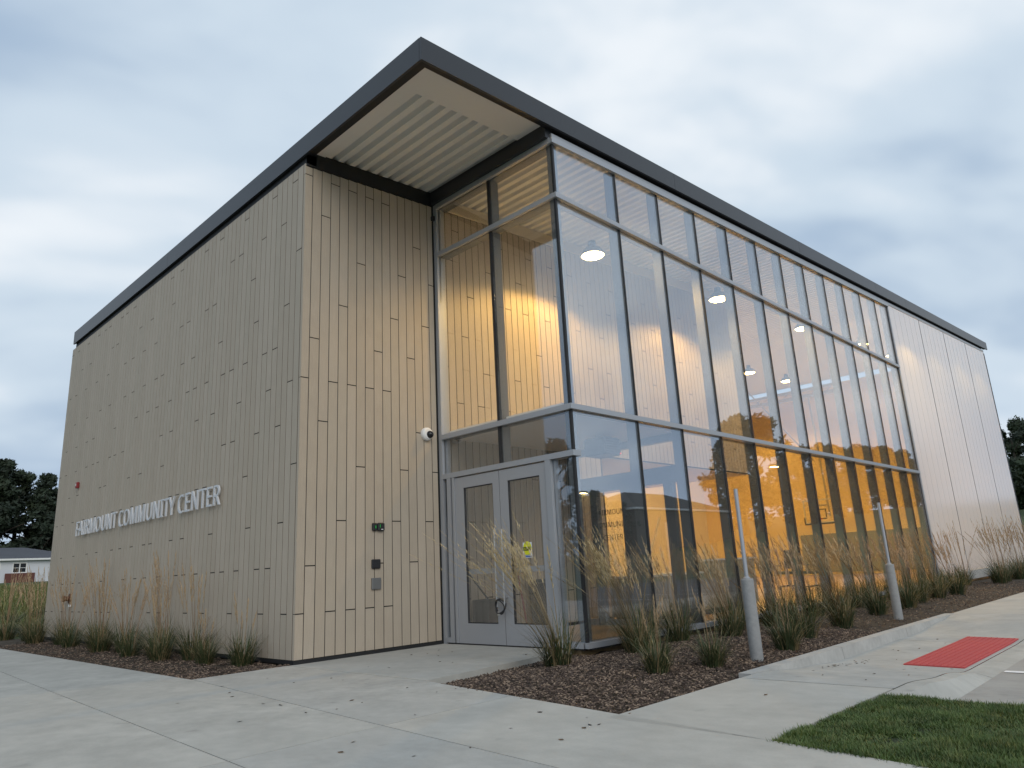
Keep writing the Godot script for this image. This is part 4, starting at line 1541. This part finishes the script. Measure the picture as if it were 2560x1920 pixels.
# ------------------------------------------------------------------ houses and lamps round the site
func house(called: String, label: String, at: Vector3, turn: float, w: float, d: float, eave: float, ridge: float, wall: Material, rf: Material, brick: bool) -> void:
	var t := thing(called, label, "house", at, turn)
	var st := newst()
	bx(st, -w / 2, w / 2, -.6, eave, -d, 0)
	obj("wall", st, wall, t)
	st = newst()
	var o := .45
	var e0 := [Vector3(-w / 2 - o, eave, o), Vector3(w / 2 + o, eave, o), Vector3(w / 2 + o, eave, -d - o), Vector3(-w / 2 - o, eave, -d - o)]
	var e1 := []
	for p in e0:
		e1.append(p + Vector3.UP * .16)
	var ra := Vector3(-w / 2 + d * .55, ridge, -d / 2)
	var rb := Vector3(w / 2 - d * .55, ridge, -d / 2)
	quad(st, e1[0], e1[1], rb, ra)
	quad(st, e1[2], e1[3], ra, rb)
	tri(st, e1[1], e1[2], rb)
	tri(st, e1[3], e1[0], ra)
	var roof := obj("roof", st, rf, t)
	st = newst()
	for i in 4:
		quad(st, e0[i], e0[(i + 1) % 4], e1[(i + 1) % 4], e1[i])
	quad(st, e0[3], e0[2], e0[1], e0[0])
	obj("gutter", st, M.white, roof)
	# shingle courses
	st = newst()
	for k in 9:
		var f := (k + .5) / 9.0
		var a: Vector3 = e1[0].lerp(ra, f)
		var b: Vector3 = e1[1].lerp(rb, f)
		bar(st, a + Vector3(0, .01, 0), b + Vector3(0, .01, 0), .02, 4)
	obj("shingle_course", st, rf, roof).set_meta("kind", "stuff")
	if not brick:
		return
	var bm := mat(lin(.13, .05, .04), .85)
	st = newst()
	bx(st, 1.25, 3.6, -.3, .83, -.01, .12)
	obj("brick_base", st, bm, t)
	st = newst()
	var sid := mat(lin(.62, .63, .66), .6)
	for k in 11:
		bx(st, -w / 2 - .01, w / 2 + .01, k * .19 - .02, k * .19 + .165, 0.003, .022)
	obj("siding", st, sid, t)
	for q in [[1.85, .9, 1.72, 1.0], [-3.4, .9, 1.72, 1.0], [-6.5, .9, 1.72, 1.0]]:
		var s := newst()
		bx(s, q[0] - .08, q[0] + q[3] + .08, q[1] - .07, q[2] + .08, .02, .05)
		var win := obj("window", s, M.white, t)
		for j in 2:
			for i in 2:
				s = newst()
				var x0: float = q[0] + j * (q[3] / 2 + .03)
				var hgt: float = (q[2] - q[1]) / 2
				bx(s, x0, x0 + q[3] / 2 - .06, q[1] + i * hgt + .02, q[1] + (i + 1) * hgt - .02, .045, .056)
				obj("window_pane", s, mat(lin(.02, .022, .028), .1), win)
	st = newst()
	bx(st, .0, .85, 0.05, 1.85, .02, .06)
	var dr := obj("door", st, M.white, t)
	st = newst()
	bx(st, .17, .68, 0.5, 1.1, .055, .068)
	obj("door_panel", st, mat(lin(.25, .26, .28), .5), dr)

func pole_light(label: String, at: Vector3, h: float, dir: Vector3) -> void:
	var t := thing("parking_lamp", label, "street lamp", at)
	var s := newst()
	lathe(s, [Vector2(.25, -.2), Vector2(.25, .6), Vector2(.0, .6)], 14)
	obj("base", s, M.galv, t)
	s = newst()
	tube(s, [Vector3(0, .6, 0), Vector3(0, h, 0)], [.06, .05], 8)
	bar(s, Vector3(0, h - .1, 0), dir * .5 + Vector3(0, h, 0), .03)
	obj("pole", s, M.bronze, t)
	s = bevelbox(Vector3(.75, .16, .42), .05)
	var hd := obj("lamp_head", s, M.bronze, t)
	hd.position = dir * .8 + Vector3(0, h, 0)
	s = newst()
	bx(s, -.28, .28, -.105, -.082, -.16, .16)
	var le := obj("lamp_lens", s, M.lamp, t)
	le.position = hd.position
	var l := SpotLight3D.new()
	l.name = "lamp_light"
	l.light_color = Color(1.0, 0.85, 0.6)
	l.light_energy = 1.0
	l.spot_angle = 65
	l.spot_range = 40
	l.spot_attenuation = 2.0
	l.light_size = .02
	l.shadow_enabled = true
	t.add_child(l, true)
	l.position = hd.position + Vector3(0, -.094, 0)
	l.rotation.x = -PI / 2

func surroundings() -> void:
	house("white_house", "low white house with a grey hip roof behind the lawn at the left", Vector3(7.55, land_y(7.55, -75), -75), 0.0, 15.5, 8.0, 1.98, 3.35, M.white, mat(lin(.085, .09, .105), .9), true)
	house("dark_house", "dark low house across the parking lot, mirrored in the glass front", Vector3(56, land_y(56, 32), 32), PI, 17, 9.0, 3.4, 5.6, mat(lin(.10, .08, .06), .8), mat(lin(.045, .043, .042), .9), false)
	pole_light("parking lamp on a pole, mirrored in the glass as the brighter lamp", Vector3(40.3, -0.14, 15.0), 6.9, Vector3(-1, 0, 0))
	pole_light("parking lamp on a farther pole, mirrored in the first pane beside the corner", Vector3(38.6, -0.05, 30.0), 6.6, Vector3(-1, 0, 0))

func _ready() -> void:
	setup()
	materials()
	ground()
	building()
	fixtures()
	surroundings()
	trees()
	grasses()
	ground_cover()
